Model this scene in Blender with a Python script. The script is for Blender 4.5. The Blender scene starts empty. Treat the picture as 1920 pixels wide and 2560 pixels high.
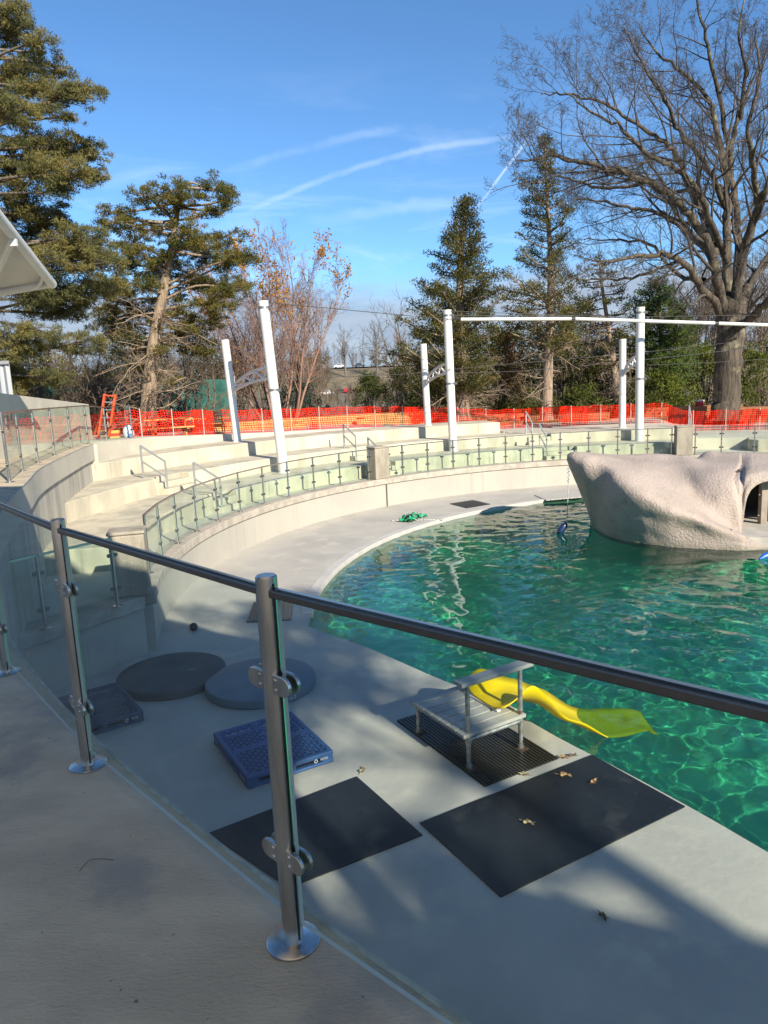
import bpy, bmesh, math, random
import numpy as np
from mathutils import Vector, Matrix, noise

D = bpy.data
S = bpy.context.scene
COL = S.collection
rnd = random.Random(7)
rng = np.random.default_rng(11)
R = math.radians

# ------------------------------------------------------------------ camera
FOC, HOR, SLOPE, CZ = 1775.0, 969.0, -.0455, 4.15
ROLL = math.atan(-SLOPE)
PITCH = math.atan(abs((HOR - 1280) * math.cos(ROLL)) / FOC)
cr, sr, cp, sp = math.cos(ROLL), math.sin(ROLL), math.cos(PITCH), math.sin(PITCH)
cam = D.objects.new("camera", D.cameras.new("camera"))
COL.objects.link(cam)
RX = Vector((cr, -sr * sp, -sr * cp)); DN = Vector((-sr, -cr * sp, -cr * cp)); FW = Vector((0, cp, -sp))
mw = Matrix((RX, -DN, -FW)).transposed().to_4x4()
mw.translation = (0, 0, CZ)
cam.matrix_world = mw
cam.data.sensor_fit = 'VERTICAL'; cam.data.sensor_height = 36; cam.data.lens = FOC / 2560 * 36
cam.data.clip_start = .05; cam.data.clip_end = 3000
S.camera = cam


def ray(px, py):
    x = (px - 960) / FOC; y = (py - 1280) / FOC
    return FW + RX * x + DN * y


def at(px, py, Y):
    """point of the place seen at a photo pixel, Y metres ahead"""
    v = ray(px, py); return Vector((0, 0, CZ)) + v * (Y / v.y)


def atz(px, py, z):
    v = ray(px, py); return Vector((0, 0, CZ)) + v * ((z - CZ) / v.z)


def topx(P):
    v = P - Vector((0, 0, CZ)); zc = v.dot(FW); return (960 + FOC * v.dot(RX) / zc, 1280 + FOC * v.dot(DN) / zc)


# ------------------------------------------------------------------ light
SUN_AZ, SUN_EL = 148.0, 29.0
SV = Vector((math.sin(R(SUN_AZ)) * math.cos(R(SUN_EL)), math.cos(R(SUN_AZ)) * math.cos(R(SUN_EL)), math.sin(R(SUN_EL))))
sl = D.lights.new("sun", 'SUN'); sl.energy = 4.3; sl.angle = R(.53); sl.color = (1.0, .90, .74)
sun = D.objects.new("sun", sl); COL.objects.link(sun)
sun.rotation_euler = SV.to_track_quat('Z', 'Y').to_euler(); sun.location = SV * 60
sl.cycles.is_caustics_light = True

S.render.engine = 'CYCLES'
cy = S.cycles
cy.use_denoising = True
cy.max_bounces = 10; cy.diffuse_bounces = 3; cy.glossy_bounces = 4; cy.transmission_bounces = 8; cy.transparent_max_bounces = 24
cy.sample_clamp_indirect = 6; cy.sample_clamp_direct = 0
cy.caustics_refractive = True; cy.caustics_reflective = False
S.view_settings.view_transform = 'Standard'; S.view_settings.look = 'None'
S.view_settings.exposure = .98; S.view_settings.gamma = 1; S.view_settings.use_curve_mapping = False

# ------------------------------------------------------------------ node helpers


class NT:
    def __init__(s, tree):
        s.t = tree; s.n = tree.nodes; s.l = tree.links

    def new(s, kind, **kw):
        n = s.n.new(kind)
        for k, v in kw.items():
            setattr(n, k, v)
        return n

    def put(s, sock, v):
        if isinstance(v, bpy.types.NodeSocket):
            s.l.new(v, sock)
        else:
            sock.default_value = v

    def math(s, op, a, b=0.0, c=None, clamp=False):
        n = s.new('ShaderNodeMath', operation=op, use_clamp=clamp)
        s.put(n.inputs[0], a); s.put(n.inputs[1], b)
        if c is not None:
            s.put(n.inputs[2], c)
        return n.outputs[0]

    def vmath(s, op, a, b=(0, 0, 0)):
        n = s.new('ShaderNodeVectorMath', operation=op)
        s.put(n.inputs[0], a); s.put(n.inputs[1], b)
        return n.outputs['Value'] if op in ('DOT_PRODUCT', 'LENGTH') else n.outputs[0]

    def mix(s, f, a, b, blend='MIX'):
        n = s.new('ShaderNodeMix', data_type='RGBA', blend_type=blend)
        s.put(n.inputs[0], f)
        s.put(n.inputs[6], (*a, 1) if isinstance(a, tuple) and len(a) == 3 else a)
        s.put(n.inputs[7], (*b, 1) if isinstance(b, tuple) and len(b) == 3 else b)
        return n.outputs[2]

    def noise(s, vec, scale, detail=4, rough=.55, dist=0.0):
        n = s.new('ShaderNodeTexNoise')
        s.put(n.inputs['Vector'], vec); n.inputs['Scale'].default_value = scale
        n.inputs['Detail'].default_value = detail; n.inputs['Roughness'].default_value = rough
        n.inputs['Distortion'].default_value = dist
        return n.outputs['Fac']

    def ramp(s, f, lo, hi):
        n = s.new('ShaderNodeMapRange', interpolation_type='SMOOTHSTEP')
        s.put(n.inputs[0], f); n.inputs[1].default_value = lo; n.inputs[2].default_value = hi
        return n.outputs[0]


def newmat(name):
    m = D.materials.new(name); m.use_nodes = True
    t = NT(m.node_tree); t.n.clear()
    out = t.new('ShaderNodeOutputMaterial')
    return m, t, out


def pbr(name, col, rough=.6, metal=0.0, col2=None, vs=2.0, lo=.35, hi=.65, bump=0.0, bs=30.0, bd=.01, spec=.5,
        stretch=None, speck=None, speck_s=60.0, speck_t=.72, coat=0.0, detail=5, third=None, ts=.5, tlo=.5, thi=.7, drip=None, drip_a=.5):
    m, t, out = newmat(name)
    p = t.new('ShaderNodeBsdfPrincipled')
    tc = t.new('ShaderNodeTexCoord').outputs['Object']
    v = tc
    if stretch:
        mp = t.new('ShaderNodeMapping'); mp.inputs['Scale'].default_value = stretch
        t.put(mp.inputs['Vector'], tc); v = mp.outputs[0]
    c = (*col, 1)
    if col2:
        c = t.mix(t.ramp(t.noise(v, vs, detail), lo, hi), col, col2)
    if third:
        c = t.mix(t.ramp(t.noise(tc, ts, 4, .6), tlo, thi), c, third)
    if drip:
        md = t.new('ShaderNodeMapping'); md.inputs['Scale'].default_value = (7, 7, .22); t.put(md.inputs['Vector'], tc)
        c = t.mix(t.math('MULTIPLY', t.math('MULTIPLY', t.ramp(t.noise(md.outputs[0], 1.0, 5, .6), .5, .72), t.ramp(t.noise(tc, .9, 3), .4, .6)), drip_a), c, drip)
    if speck:
        c = t.mix(t.ramp(t.noise(tc, speck_s, 2), speck_t, speck_t + .06), c, speck)
    t.put(p.inputs['Base Color'], c)
    p.inputs['Roughness'].default_value = rough; p.inputs['Metallic'].default_value = metal
    p.inputs['Specular IOR Level'].default_value = spec
    if coat:
        p.inputs['Coat Weight'].default_value = coat
    if bump:
        b = t.new('ShaderNodeBump'); b.inputs['Strength'].default_value = bump; b.inputs['Distance'].default_value = bd
        t.put(b.inputs['Height'], t.noise(v, bs, 6, .6)); t.l.new(b.outputs[0], p.inputs['Normal'])
    t.l.new(p.outputs[0], out.inputs[0])
    return m


def leafmat(name, a, b, scale=.9, c=None, trans=.25):
    m, t, out = newmat(name)
    tc = t.new('ShaderNodeTexCoord').outputs['Object']
    col = t.mix(t.ramp(t.noise(tc, scale, 3), .36, .64), a, b)
    if c:
        col = t.mix(t.ramp(t.noise(tc, scale * 2.3, 2), .58, .7), col, c)
    p = t.new('ShaderNodeBsdfDiffuse'); q = t.new('ShaderNodeBsdfTranslucent'); x = t.new('ShaderNodeMixShader')
    t.put(p.inputs[0], col); t.put(q.inputs[0], col); x.inputs[0].default_value = trans
    t.l.new(p.outputs[0], x.inputs[1]); t.l.new(q.outputs[0], x.inputs[2]); t.l.new(x.outputs[0], out.inputs[0])
    return m


def glassmat(name, tint, dirt=.02):
    m, t, out = newmat(name)
    tr = t.new('ShaderNodeBsdfTransparent'); tr.inputs[0].default_value = (*tint, 1)
    gl = t.new('ShaderNodeBsdfGlossy'); gl.inputs['Roughness'].default_value = .01
    fr = t.new('ShaderNodeFresnel'); fr.inputs[0].default_value = 1.45
    tc = t.new('ShaderNodeTexCoord').outputs['Object']
    b = t.new('ShaderNodeBump'); b.inputs['Strength'].default_value = .06; b.inputs['Distance'].default_value = .02
    t.put(b.inputs['Height'], t.noise(tc, 1.5, 1)); t.l.new(b.outputs[0], gl.inputs['Normal'])
    x = t.new('ShaderNodeMixShader'); gm = t.new('ShaderNodeNewGeometry')
    t.put(x.inputs[0], t.math('MULTIPLY', fr.outputs[0], t.math('SUBTRACT', 1.0, gm.outputs['Backfacing'])))
    t.l.new(tr.outputs[0], x.inputs[1]); t.l.new(gl.outputs[0], x.inputs[2])
    df = t.new('ShaderNodeBsdfDiffuse'); df.inputs[0].default_value = (.7, .75, .72, 1)
    y = t.new('ShaderNodeMixShader')
    t.put(y.inputs[0], t.math('MULTIPLY', t.ramp(t.noise(tc, 2.2, 5), .45, .8), dirt))
    t.l.new(x.outputs[0], y.inputs[1]); t.l.new(df.outputs[0], y.inputs[2]); t.l.new(y.outputs[0], out.inputs[0])
    return m


# ------------------------------------------------------------------ world: sky with thin cirrus, trails and a low cloud bank
w = D.worlds.new("World"); S.world = w; w.use_nodes = True
t = NT(w.node_tree); t.n.clear()
wo = t.new('ShaderNodeOutputWorld'); bg = t.new('ShaderNodeBackground'); bg.inputs[1].default_value = .13
sky = t.new('ShaderNodeTexSky', sky_type='NISHITA'); sky.sun_disc = False
sky.sun_elevation = R(SUN_EL); sky.sun_rotation = R(SUN_AZ); sky.air_density = 1.0; sky.dust_density = .35; sky.ozone_density = 3.2
sky.altitude = 1200
dirv = t.new('ShaderNodeTexCoord').outputs['Generated']
sx = t.new('ShaderNodeSeparateXYZ'); t.l.new(dirv, sx.inputs[0])
el = sx.outputs[2]
c = t.mix(1.0, sky.outputs[0], (.475, .655, .76), 'MULTIPLY')
mp = t.new('ShaderNodeMapping'); mp.inputs['Scale'].default_value = (2.0, 2.0, 11); mp.inputs['Rotation'].default_value = (0, R(9), 0)
t.put(mp.inputs['Vector'], dirv)
ci = t.math('MULTIPLY', t.ramp(t.noise(mp.outputs[0], 2.6, 7, .6, .6), .47, .82), t.math('MULTIPLY', t.ramp(el, .02, .12), t.math('SUBTRACT', 1.0, t.ramp(el, .2, .42))))
c = t.mix(t.math('MULTIPLY', ci, .26), c, (4.6, 5.3, 6.2))
for (x0, y0, x1, y1, wd, op, bow) in [(600, 540, 1330, 338, .0055, .15, .018), (1185, 530, 1330, 335, .0024, .36, 0), (560, 432, 1010, 318, .008, .12, .004), (760, 552, 1180, 498, .012, .13, 0), (200, 610, 700, 560, .02, .12, 0)]:
    a = ray(x0, y0).normalized(); b = ray(x1, y1).normalized()
    n = a.cross(b).normalized(); tg = (b - a).normalized(); s0, s1 = a.dot(tg), b.dot(tg)
    al = t.vmath('DOT_PRODUCT', dirv, tuple(tg))
    u = t.math('DIVIDE', t.math('SUBTRACT', al, s0), s1 - s0)
    ds = t.vmath('DOT_PRODUCT', dirv, tuple(n))
    if bow:
        ds = t.math('ADD', ds, t.math('MULTIPLY', t.math('MULTIPLY', u, t.math('SUBTRACT', 1.0, u)), -4 * bow * (1 if n.z > 0 else -1)))
    ns = t.noise(dirv, 26, 5, .65)
    dd = t.math('ABSOLUTE', t.math('ADD', ds, t.math('MULTIPLY', t.math('SUBTRACT', ns, .5), wd * 1.4)))
    k = t.math('SUBTRACT', 1.0, t.ramp(dd, wd * .1, wd))
    k = t.math('MULTIPLY', k, t.math('MULTIPLY', t.ramp(u, -.05, .2), t.math('SUBTRACT', 1.0, t.ramp(u, .8, 1.04))))
    fwd = t.math('GREATER_THAN', t.vmath('DOT_PRODUCT', dirv, tuple((a + b).normalized())), .5)
    k = t.math('MULTIPLY', k, t.math('MULTIPLY', fwd, t.math('MULTIPLY', t.ramp(t.noise(dirv, 9, 4), .25, .6), op)))
    c = t.mix(k, c, (5.2, 5.7, 6.3))
mp2 = t.new('ShaderNodeMapping'); mp2.inputs['Scale'].default_value = (1, 1, 4.0); t.put(mp2.inputs['Vector'], dirv)
bank = t.math('ADD', el, t.math('MULTIPLY', t.math('SUBTRACT', t.noise(mp2.outputs[0], 3.4, 6, .55), .5), .12))
c = t.mix(t.math('MULTIPLY', t.math('SUBTRACT', 1.0, t.ramp(bank, .115, .165)), .92), c, t.mix(t.ramp(t.noise(mp2.outputs[0], 7, 5), .3, .7), (1.4, 1.7, 2.2), (2.1, 2.4, 2.85)))
t.put(bg.inputs[0], c); t.l.new(bg.outputs[0], wo.inputs[0])

# ------------------------------------------------------------------ mesh helpers


class MB:
    def __init__(s):
        s.v = []; s.f = []; s.m = []; s.cur = 0; s.uv = None

    def add(s, vs, fs):
        o = len(s.v); s.v.extend([tuple(x) for x in vs])
        for f in fs:
            s.f.append(tuple(o + i for i in f)); s.m.append(s.cur)
        return s

    def box(s, c, size, rz=0.0, rot=None):
        hx, hy, hz = size[0] / 2, size[1] / 2, size[2] / 2
        M = rot if rot is not None else Matrix.Rotation(rz, 3, 'Z')
        c = Vector(c)
        vs = [c + M @ Vector((x * hx, y * hy, z * hz)) for z in (-1, 1) for y in (-1, 1) for x in (-1, 1)]
        return s.add(vs, [(0, 2, 3, 1), (4, 5, 7, 6), (0, 1, 5, 4), (2, 6, 7, 3), (0, 4, 6, 2), (1, 3, 7, 5)])

    def beam(s, p0, p1, w, h, up=Vector((0, 0, 1))):
        p0, p1 = Vector(p0), Vector(p1); d = p1 - p0; L = d.length; d.normalize()
        sd = d.cross(up).normalized(); u = sd.cross(d)
        return s.box((p0 + p1) / 2, (L, w, h), rot=Matrix((d, sd, u)).transposed())

    def tube(s, pts, rad, n=8, caps=True):
        pts = [Vector(p) for p in pts]
        if not isinstance(rad, (list, tuple)):
            rad = [rad] * len(pts)
        o = len(s.v); k = len(pts); ref = None
        for i, p in enumerate(pts):
            d = (pts[min(i + 1, k - 1)] - pts[max(i - 1, 0)])
            if d.length < 1e-9: d = Vector((0, 0, 1))
            d.normalize()
            if ref is None:
                ref = Vector((0, 0, 1)) if abs(d.z) < .9 else Vector((1, 0, 0))
                ref = ref.cross(d).normalized()
            ref = (ref - d * ref.dot(d))
            if ref.length < 1e-6: ref = d.orthogonal()
            ref.normalize(); b = d.cross(ref)
            for j in range(n):
                a = 2 * math.pi * j / n
                q = p + (ref * math.cos(a) + b * math.sin(a)) * rad[i]
                s.v.append((q.x, q.y, q.z))
        for i in range(k - 1):
            for j in range(n):
                j2 = (j + 1) % n
                s.f.append((o + i * n + j, o + i * n + j2, o + (i + 1) * n + j2, o + (i + 1) * n + j)); s.m.append(s.cur)
        if caps:
            s.f.append(tuple(o + j for j in range(n - 1, -1, -1))); s.m.append(s.cur)
            s.f.append(tuple(o + (k - 1) * n + j for j in range(n))); s.m.append(s.cur)
        return s

    def cyl(s, p0, p1, r0, r1=None, n=16):
        return s.tube([p0, p1], [r0, r0 if r1 is None else r1], n)

    def lathe(s, c, prof, n=32):
        o = len(s.v); c = Vector(c)
        for r, z in prof:
            for j in range(n):
                a = 2 * math.pi * j / n; s.v.append((c.x + r * math.cos(a), c.y + r * math.sin(a), c.z + z))
        for i in range(len(prof) - 1):
            for j in range(n):
                j2 = (j + 1) % n; s.f.append((o + i * n + j, o + i * n + j2, o + (i + 1) * n + j2, o + (i + 1) * n + j)); s.m.append(s.cur)
        s.f.append(tuple(o + (len(prof) - 1) * n + j for j in range(n))); s.m.append(s.cur)
        s.f.append(tuple(o + j for j in range(n - 1, -1, -1))); s.m.append(s.cur)
        return s

    def prism(s, poly, z0, z1):
        n = len(poly)
        vs = [(x, y, z0) for x, y in poly] + [(x, y, z1) for x, y in poly]
        fs = [tuple(range(n - 1, -1, -1)), tuple(range(n, 2 * n))] + [(i, (i + 1) % n, n + (i + 1) % n, n + i) for i in range(n)]
        return s.add(vs, fs)

    def arc(s, C, r0, r1, z0, z1, a0, a1, n=None):
        """solid ring sector; radii and heights may be functions of the angle in degrees"""
        g = lambda q, a: q(a) if callable(q) else q
        n = n or max(2, int(abs(a1 - a0) / 1.2)); vs = []
        for i in range(n + 1):
            a = a0 + (a1 - a0) * i / n; ca, sa = math.cos(R(a)), math.sin(R(a))
            for r, z in ((g(r0, a), g(z0, a)), (g(r1, a), g(z0, a)), (g(r1, a), g(z1, a)), (g(r0, a), g(z1, a))):
                vs.append((C[0] + r * ca, C[1] + r * sa, z))
        fs = []
        for i in range(n):
            for j in range(4):
                q = (i * 4 + j, i * 4 + (j + 1) % 4, (i + 1) * 4 + (j + 1) % 4, (i + 1) * 4 + j); fs.append(q)
        fs += [(3, 2, 1, 0), (n * 4, n * 4 + 1, n * 4 + 2, n * 4 + 3)]
        return s.add(vs, fs)

    def build(s, name, mat, parent=None, smooth=False, bevel=0.0, org=None, recalc=True, angle=40):
        me = D.meshes.new(name)
        o = org
        if o is None and parent is not None:
            o = origin(parent)
        o = Vector(o) if o is not None else Vector((0, 0, 0))
        me.from_pydata([(x - o.x, y - o.y, z - o.z) for x, y, z in s.v], [], s.f)
        mats = mat if isinstance(mat, (list, tuple)) else [mat]
        for mm in mats: me.materials.append(mm)
        if len(mats) > 1: me.polygons.foreach_set('material_index', s.m)
        if recalc:
            bm = bmesh.new(); bm.from_mesh(me); bmesh.ops.recalc_face_normals(bm, faces=bm.faces); bm.to_mesh(me); bm.free()
        ob = D.objects.new(name, me); COL.objects.link(ob)
        if parent is not None: ob.parent = parent
        elif org is not None: ob.location = o
        if smooth:
            me.polygons.foreach_set('use_smooth', [True] * len(me.polygons))
            if angle < 180: me.set_sharp_from_angle(angle=R(angle))
        if bevel:
            b = ob.modifiers.new('bevel', 'BEVEL'); b.width = bevel; b.segments = 2; b.limit_method = 'ANGLE'; b.angle_limit = R(50)
        return ob


def origin(o):
    v = Vector((0, 0, 0))
    while o is not None:
        v += o.location; o = o.parent
    return v


def tag(o, label=None, cat=None, group=None, kind=None):
    if label: o['label'] = label
    if cat: o['category'] = cat
    if group: o['group'] = group
    if kind: o['kind'] = kind
    return o


def thing(name, loc, label, cat, group=None, rz=0.0):
    o = D.objects.new(name, None); COL.objects.link(o); o.location = loc; o.rotation_euler.z = rz
    o.empty_display_size = .2
    return tag(o, label, cat, group)


def dup(o, parent=None):
    c = o.copy(); COL.objects.link(c); c.parent = parent
    for ch in list(o.children):
        dup(ch, c)
    return c


def cat_rom(P, m):
    P = [Vector(p) for p in P]; out = []
    for i in range(len(P) - 1):
        a, b, c, d = P[max(i - 1, 0)], P[i], P[i + 1], P[min(i + 2, len(P) - 1)]
        for k in range(m):
            u = k / m
            out.append(.5 * ((2 * b) + (c - a) * u + (2 * a - 5 * b + 4 * c - d) * u * u + (3 * b - a - 3 * c + d) * u ** 3))
    out.append(P[-1]); return out


def lerp_tab(tab, x):
    if x <= tab[0][0]: return tab[0][1]
    for (a, b), (c, d) in zip(tab, tab[1:]):
        if x <= c: return b + (d - b) * (x - a) / (c - a)
    return tab[-1][1]


def fast_mesh(name, V, k, mat, parent=None, smooth=False):
    """many k-cornered leaf cards from a flat vertex array"""
    V = np.asarray(V, dtype=np.float64).reshape(-1, 3); o = origin(parent) if parent else Vector((0, 0, 0))
    V = V - np.array(o)
    n = len(V); me = D.meshes.new(name); me.vertices.add(n); me.vertices.foreach_set('co', V.ravel())
    me.loops.add(n); me.loops.foreach_set('vertex_index', np.arange(n))
    me.polygons.add(n // k); me.polygons.foreach_set('loop_start', np.arange(0, n, k))
    me.update(calc_edges=True); me.materials.append(mat)
    ob = D.objects.new(name, me); COL.objects.link(ob); ob.parent = parent
    return ob


def cards(P, ax, ln, wd):
    """diamond cards at P (n,3) along axes ax (n,3)"""
    n = len(P); ax = ax / np.linalg.norm(ax, axis=1, keepdims=True)
    q = rng.normal(size=(n, 3)); sd = np.cross(ax, q); sd /= np.linalg.norm(sd, axis=1, keepdims=True) + 1e-9
    ln = ln * rng.uniform(.6, 1.3, (n, 1)); wd = wd * rng.uniform(.6, 1.3, (n, 1))
    V = np.empty((n, 4, 3)); V[:, 0] = P - ax * ln / 2; V[:, 1] = P + sd * wd / 2; V[:, 2] = P + ax * ln / 2; V[:, 3] = P - sd * wd / 2
    return V

# ================================================================== materials
concrete = pbr("concrete", (.53, .49, .40), .85, col2=(.44, .41, .345), vs=.9, bump=.25, bs=22, speck=(.30, .28, .24), speck_s=40, speck_t=.70, third=(.60, .555, .44), ts=.45)
tier_mat = pbr("tier_concrete", (.55, .495, .375), .85, col2=(.41, .375, .29), vs=1.4, lo=.4, hi=.62, bump=.2, bs=25, stretch=(1, 1, .35), speck=(.34, .32, .27), speck_s=30, speck_t=.71, third=(.60, .545, .41), ts=.6, drip=(.27, .25, .20), drip_a=.6)
streak_mat = pbr("streaked_concrete", (.47, .44, .37), .9, col2=(.33, .31, .265), vs=2.2, lo=.4, hi=.62, bump=.2, bs=20, stretch=(1.6, 1.6, .16), third=(.52, .48, .39), ts=.8)
deck_mat = pbr("painted_deck", (.45, .425, .375), .7, col2=(.375, .355, .32), vs=.7, lo=.35, hi=.7, bump=.5, bs=9, bd=.012, speck=(.2, .19, .17), speck_s=26, speck_t=.76, third=(.49, .46, .39), ts=1.6, detail=7)
wallp_mat = pbr("painted_wall", (.41, .385, .33), .8, col2=(.365, .345, .30), vs=.6, bump=.2, bs=12, drip=(.25, .235, .20), drip_a=.4)
coping_mat = pbr("coping_concrete", (.43, .385, .32), .9, col2=(.33, .295, .245), vs=3.5, lo=.38, hi=.62, bump=.4, bs=30, speck=(.52, .5, .45), speck_s=14, speck_t=.66)
aggr_mat = pbr("exposed_aggregate", (.37, .33, .26), .95, col2=(.25, .22, .17), vs=3, bump=.8, bs=80, bd=.02, speck=(.5, .46, .36), speck_s=75, speck_t=.6, stretch=(1, 1, .4))
vdeck_mat = pbr("brushed_concrete", (.60, .495, .345), .85, col2=(.44, .365, .26), vs=1.6, lo=.32, hi=.68, bump=1.0, bs=45, bd=.008, stretch=(1.0, 2.4, 1), speck=(.12, .11, .095), speck_s=30, speck_t=.72, third=(.34, .30, .24), ts=2.2, detail=8)
steel = pbr("brushed_steel", (.60, .58, .55), .27, metal=1.0, col2=(.46, .44, .41), vs=9, stretch=(3, 3, .4), bump=.05, bs=60)
railm = pbr("dark_steel_rail", (.14, .125, .115), .42, metal=1.0, col2=(.15, .145, .14), vs=6)
galv = pbr("galvanised_pipe", (.42, .43, .44), .5, metal=.7, col2=(.25, .24, .22), vs=14, third=(.22, .11, .06), ts=9, tlo=.62, thi=.7, bump=.2, bs=50)
grail = pbr("grey_handrail_paint", (.36, .37, .37), .4, metal=.3)
black = pbr("black_rubber_gasket", (.012, .012, .012), .5)
white = pbr("white_paint", (.68, .68, .66), .35, col2=(.60, .60, .58), vs=1.2, stretch=(1, 1, .3))
glass_near = glassmat("clear_glass", (.90, .955, .945), .04)
glass_far = glassmat("greenish_glass", (.915, .965, .94), .07)
glass_edge = pbr("glass_edge", (.42, .47, .45), .15)
netm, t, out = newmat("orange_netting")
uv = t.new('ShaderNodeTexCoord').outputs['UV']; sp_ = t.new('ShaderNodeSeparateXYZ'); t.l.new(uv, sp_.inputs[0])
fu = t.math('FRACT', t.math('MULTIPLY', sp_.outputs[0], 11.0)); fv = t.math('FRACT', t.math('MULTIPLY', sp_.outputs[1], 11.0))
patch = t.ramp(t.noise(uv, .33, 1), .56, .60)
th_ = t.math('ADD', .24, t.math('MULTIPLY', patch, .25))
strand = t.math('MAXIMUM', t.math('LESS_THAN', fu, th_), t.math('LESS_THAN', fv, th_))
d_ = t.new('ShaderNodeBsdfDiffuse'); d_.inputs[0].default_value = (.80, .030, .013, 1)
tl = t.new('ShaderNodeBsdfTranslucent'); tl.inputs[0].default_value = (.85, .04, .014, 1)
m1 = t.new('ShaderNodeMixShader'); m1.inputs[0].default_value = .3; t.l.new(d_.outputs[0], m1.inputs[1]); t.l.new(tl.outputs[0], m1.inputs[2])
tr = t.new('ShaderNodeBsdfTransparent'); mx = t.new('ShaderNodeMixShader'); t.l.new(strand, mx.inputs[0])
t.l.new(tr.outputs[0], mx.inputs[1]); t.l.new(m1.outputs[0], mx.inputs[2]); t.l.new(mx.outputs[0], out.inputs[0])

# ================================================================== ground and far land
C = (8.6, 15.0); CW = (8.8, 14.95)
WALK = [(40, 1.43), (72.5, 1.43), (75, 1.86), (98, 1.885), (108, 2.2), (118, 2.40), (130, 2.50), (140, 2.65), (150, 2.84), (158, 2.92), (166, 2.95)]
WIN = [(40, 15.95), (73.9, 15.95), (74.1, 17.45), (100.4, 17.45), (100.6, 19.7), (128, 19.75), (138, 19.6), (148.5, 19.2), (156, 18.3), (162, 17.6), (166, 17.6)]
zw = lambda a: lerp_tab(WALK, a); rw = lambda a: lerp_tab(WIN, a)


def sstep(a, b, x):
    u = min(1, max(0, (x - a) / (b - a))); return u * u * (3 - 2 * u)


def ground_z(x, y):
    r = math.hypot(x - C[0], y - C[1]); a = math.degrees(math.atan2(y - C[1], x - C[0]))
    base = (zw(a) if 30 < a < 175 else 2.3) - .12
    z = base + (2.0 - base) * sstep(26, 45, r)
    n = noise.noise(Vector((x * .05, y * .05, 3))) * .6 + noise.noise(Vector((x * .2, y * .2, 9))) * .15
    z += n * sstep(30, 60, r)
    if y > 60:
        z += 10.2 * sstep(228, 285, y) + 5 * sstep(330, 520, y)
        z += .8 * sstep(120, 150, y) * (1 - sstep(228, 250, y))
    return z


soil = pbr("leaf_litter_soil", (.20, .155, .10), .95, col2=(.115, .10, .055), vs=.35, third=(.13, .135, .055), ts=.05, tlo=.55, thi=.7, bump=.5, bs=6, speck=(.30, .21, .12), speck_s=5, speck_t=.6)
mb = MB(); NA = 144; rads = [22, 24, 26, 28, 31, 35, 40, 46, 54, 64, 78, 95, 115, 140, 165, 190, 210, 225, 240, 250, 260, 270, 280, 290, 310, 340, 380, 440, 520, 640, 900, 1800]
vs = []
for r in rads:
    for i in range(NA):
        a = 2 * math.pi * i / NA; x = C[0] + r * math.cos(a); y = C[1] + r * math.sin(a); vs.append((x, y, ground_z(x, y) if r > 23 else ground_z(x, y) - .4))
fs = [(i * NA + j, i * NA + (j + 1) % NA, (i + 1) * NA + (j + 1) % NA, (i + 1) * NA + j) for i in range(len(rads) - 1) for j in range(NA)]
mb.add(vs, fs); tag(mb.build('ground', soil, smooth=True, angle=180), kind='structure')
asph = pbr("asphalt", (.11, .11, .11), .9, col2=(.08, .08, .08), vs=.3)
for (xa, xb, ya, yb) in ((-34, 8, 209, 222), (-60, 30, 281, 291)):
    mb = MB(); n = 12; vs = []
    for i in range(n + 1):
        x = xa + (xb - xa) * i / n
        for y in (ya, yb): vs.append((x, y, max(ground_z(x, ya), ground_z(x, yb), ground_z(x, (ya + yb) / 2)) + .12))
    mb.add(vs, [(2 * i, 2 * i + 1, 2 * i + 3, 2 * i + 2) for i in range(n)])
    tag(mb.build('road', asph), kind='structure')

# ================================================================== pool
PC = (10.7, 13.6); PR = 12.2
arcp = [(PC[0] + PR * math.cos(R(a)), PC[1] + PR * math.sin(R(a))) for a in np.linspace(-20, 184, 110)]
near = [(-1.46, 12.21), (-.98, 11.66), (-.49, 11.14), (.07, 10.43), (.59, 9.74), (1.06, 9.17), (1.49, 8.55), (1.94, 7.75), (2.45, 6.95), (2.88, 6.22), (3.22, 5.58), (4.0, 4.1), (5.6, 1.4), (8.5, -1.2), (13, -2.6), (18, -1.2), (20.6, 3)]
near = [(p.x, p.y) for p in cat_rom([(x, y, 0) for x, y in near], 4)]
outline = arcp + near
ctr = Vector((9, 13, 0)); vs = []
for x, y in outline: vs.append((x, y, 0))
for x, y in outline:
    d = (Vector((x, y, 0)) - ctr).normalized(); q = Vector((x, y, 0)) + d * 14
    vs.append((q.x, q.y, 0))
for x, y in outline: vs.append((x, y, -3.3))
n = len(outline); fs = []
for i in range(n):
    j = (i + 1) % n; fs += [(i, n + i, n + j, j), (i, j, 2 * n + j, 2 * n + i)]
mb = MB(); mb.add(vs, fs); pd = mb.build('pool_deck', deck_mat); tag(pd, kind='structure')
pd.cycles.is_caustics_receiver = True
# smooth raised lip along the curved part of the pool
mb = MB(); lip = pbr("pale_pool_lip", (.52, .50, .46), .6, col2=(.45, .435, .40), vs=2)
mb.arc(PC, PR - .05, PR + .19, -.16, .014, 99, 183, 90)
tag(mb.build('pool_lip', lip, bevel=.01), kind='structure')
# floor
pfl = pbr("pool_paint", (.14, .72, .39), .6, col2=(.115, .63, .345), vs=.35, third=(.155, .72, .47), ts=.2)
mb = MB(); mb.prism([(-6, -8), (30, -8), (30, 32), (-6, 32)], -3.5, -3.1)
pf = mb.build('pool_floor', pfl); tag(pf, kind='structure'); pf.cycles.is_caustics_receiver = True
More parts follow.
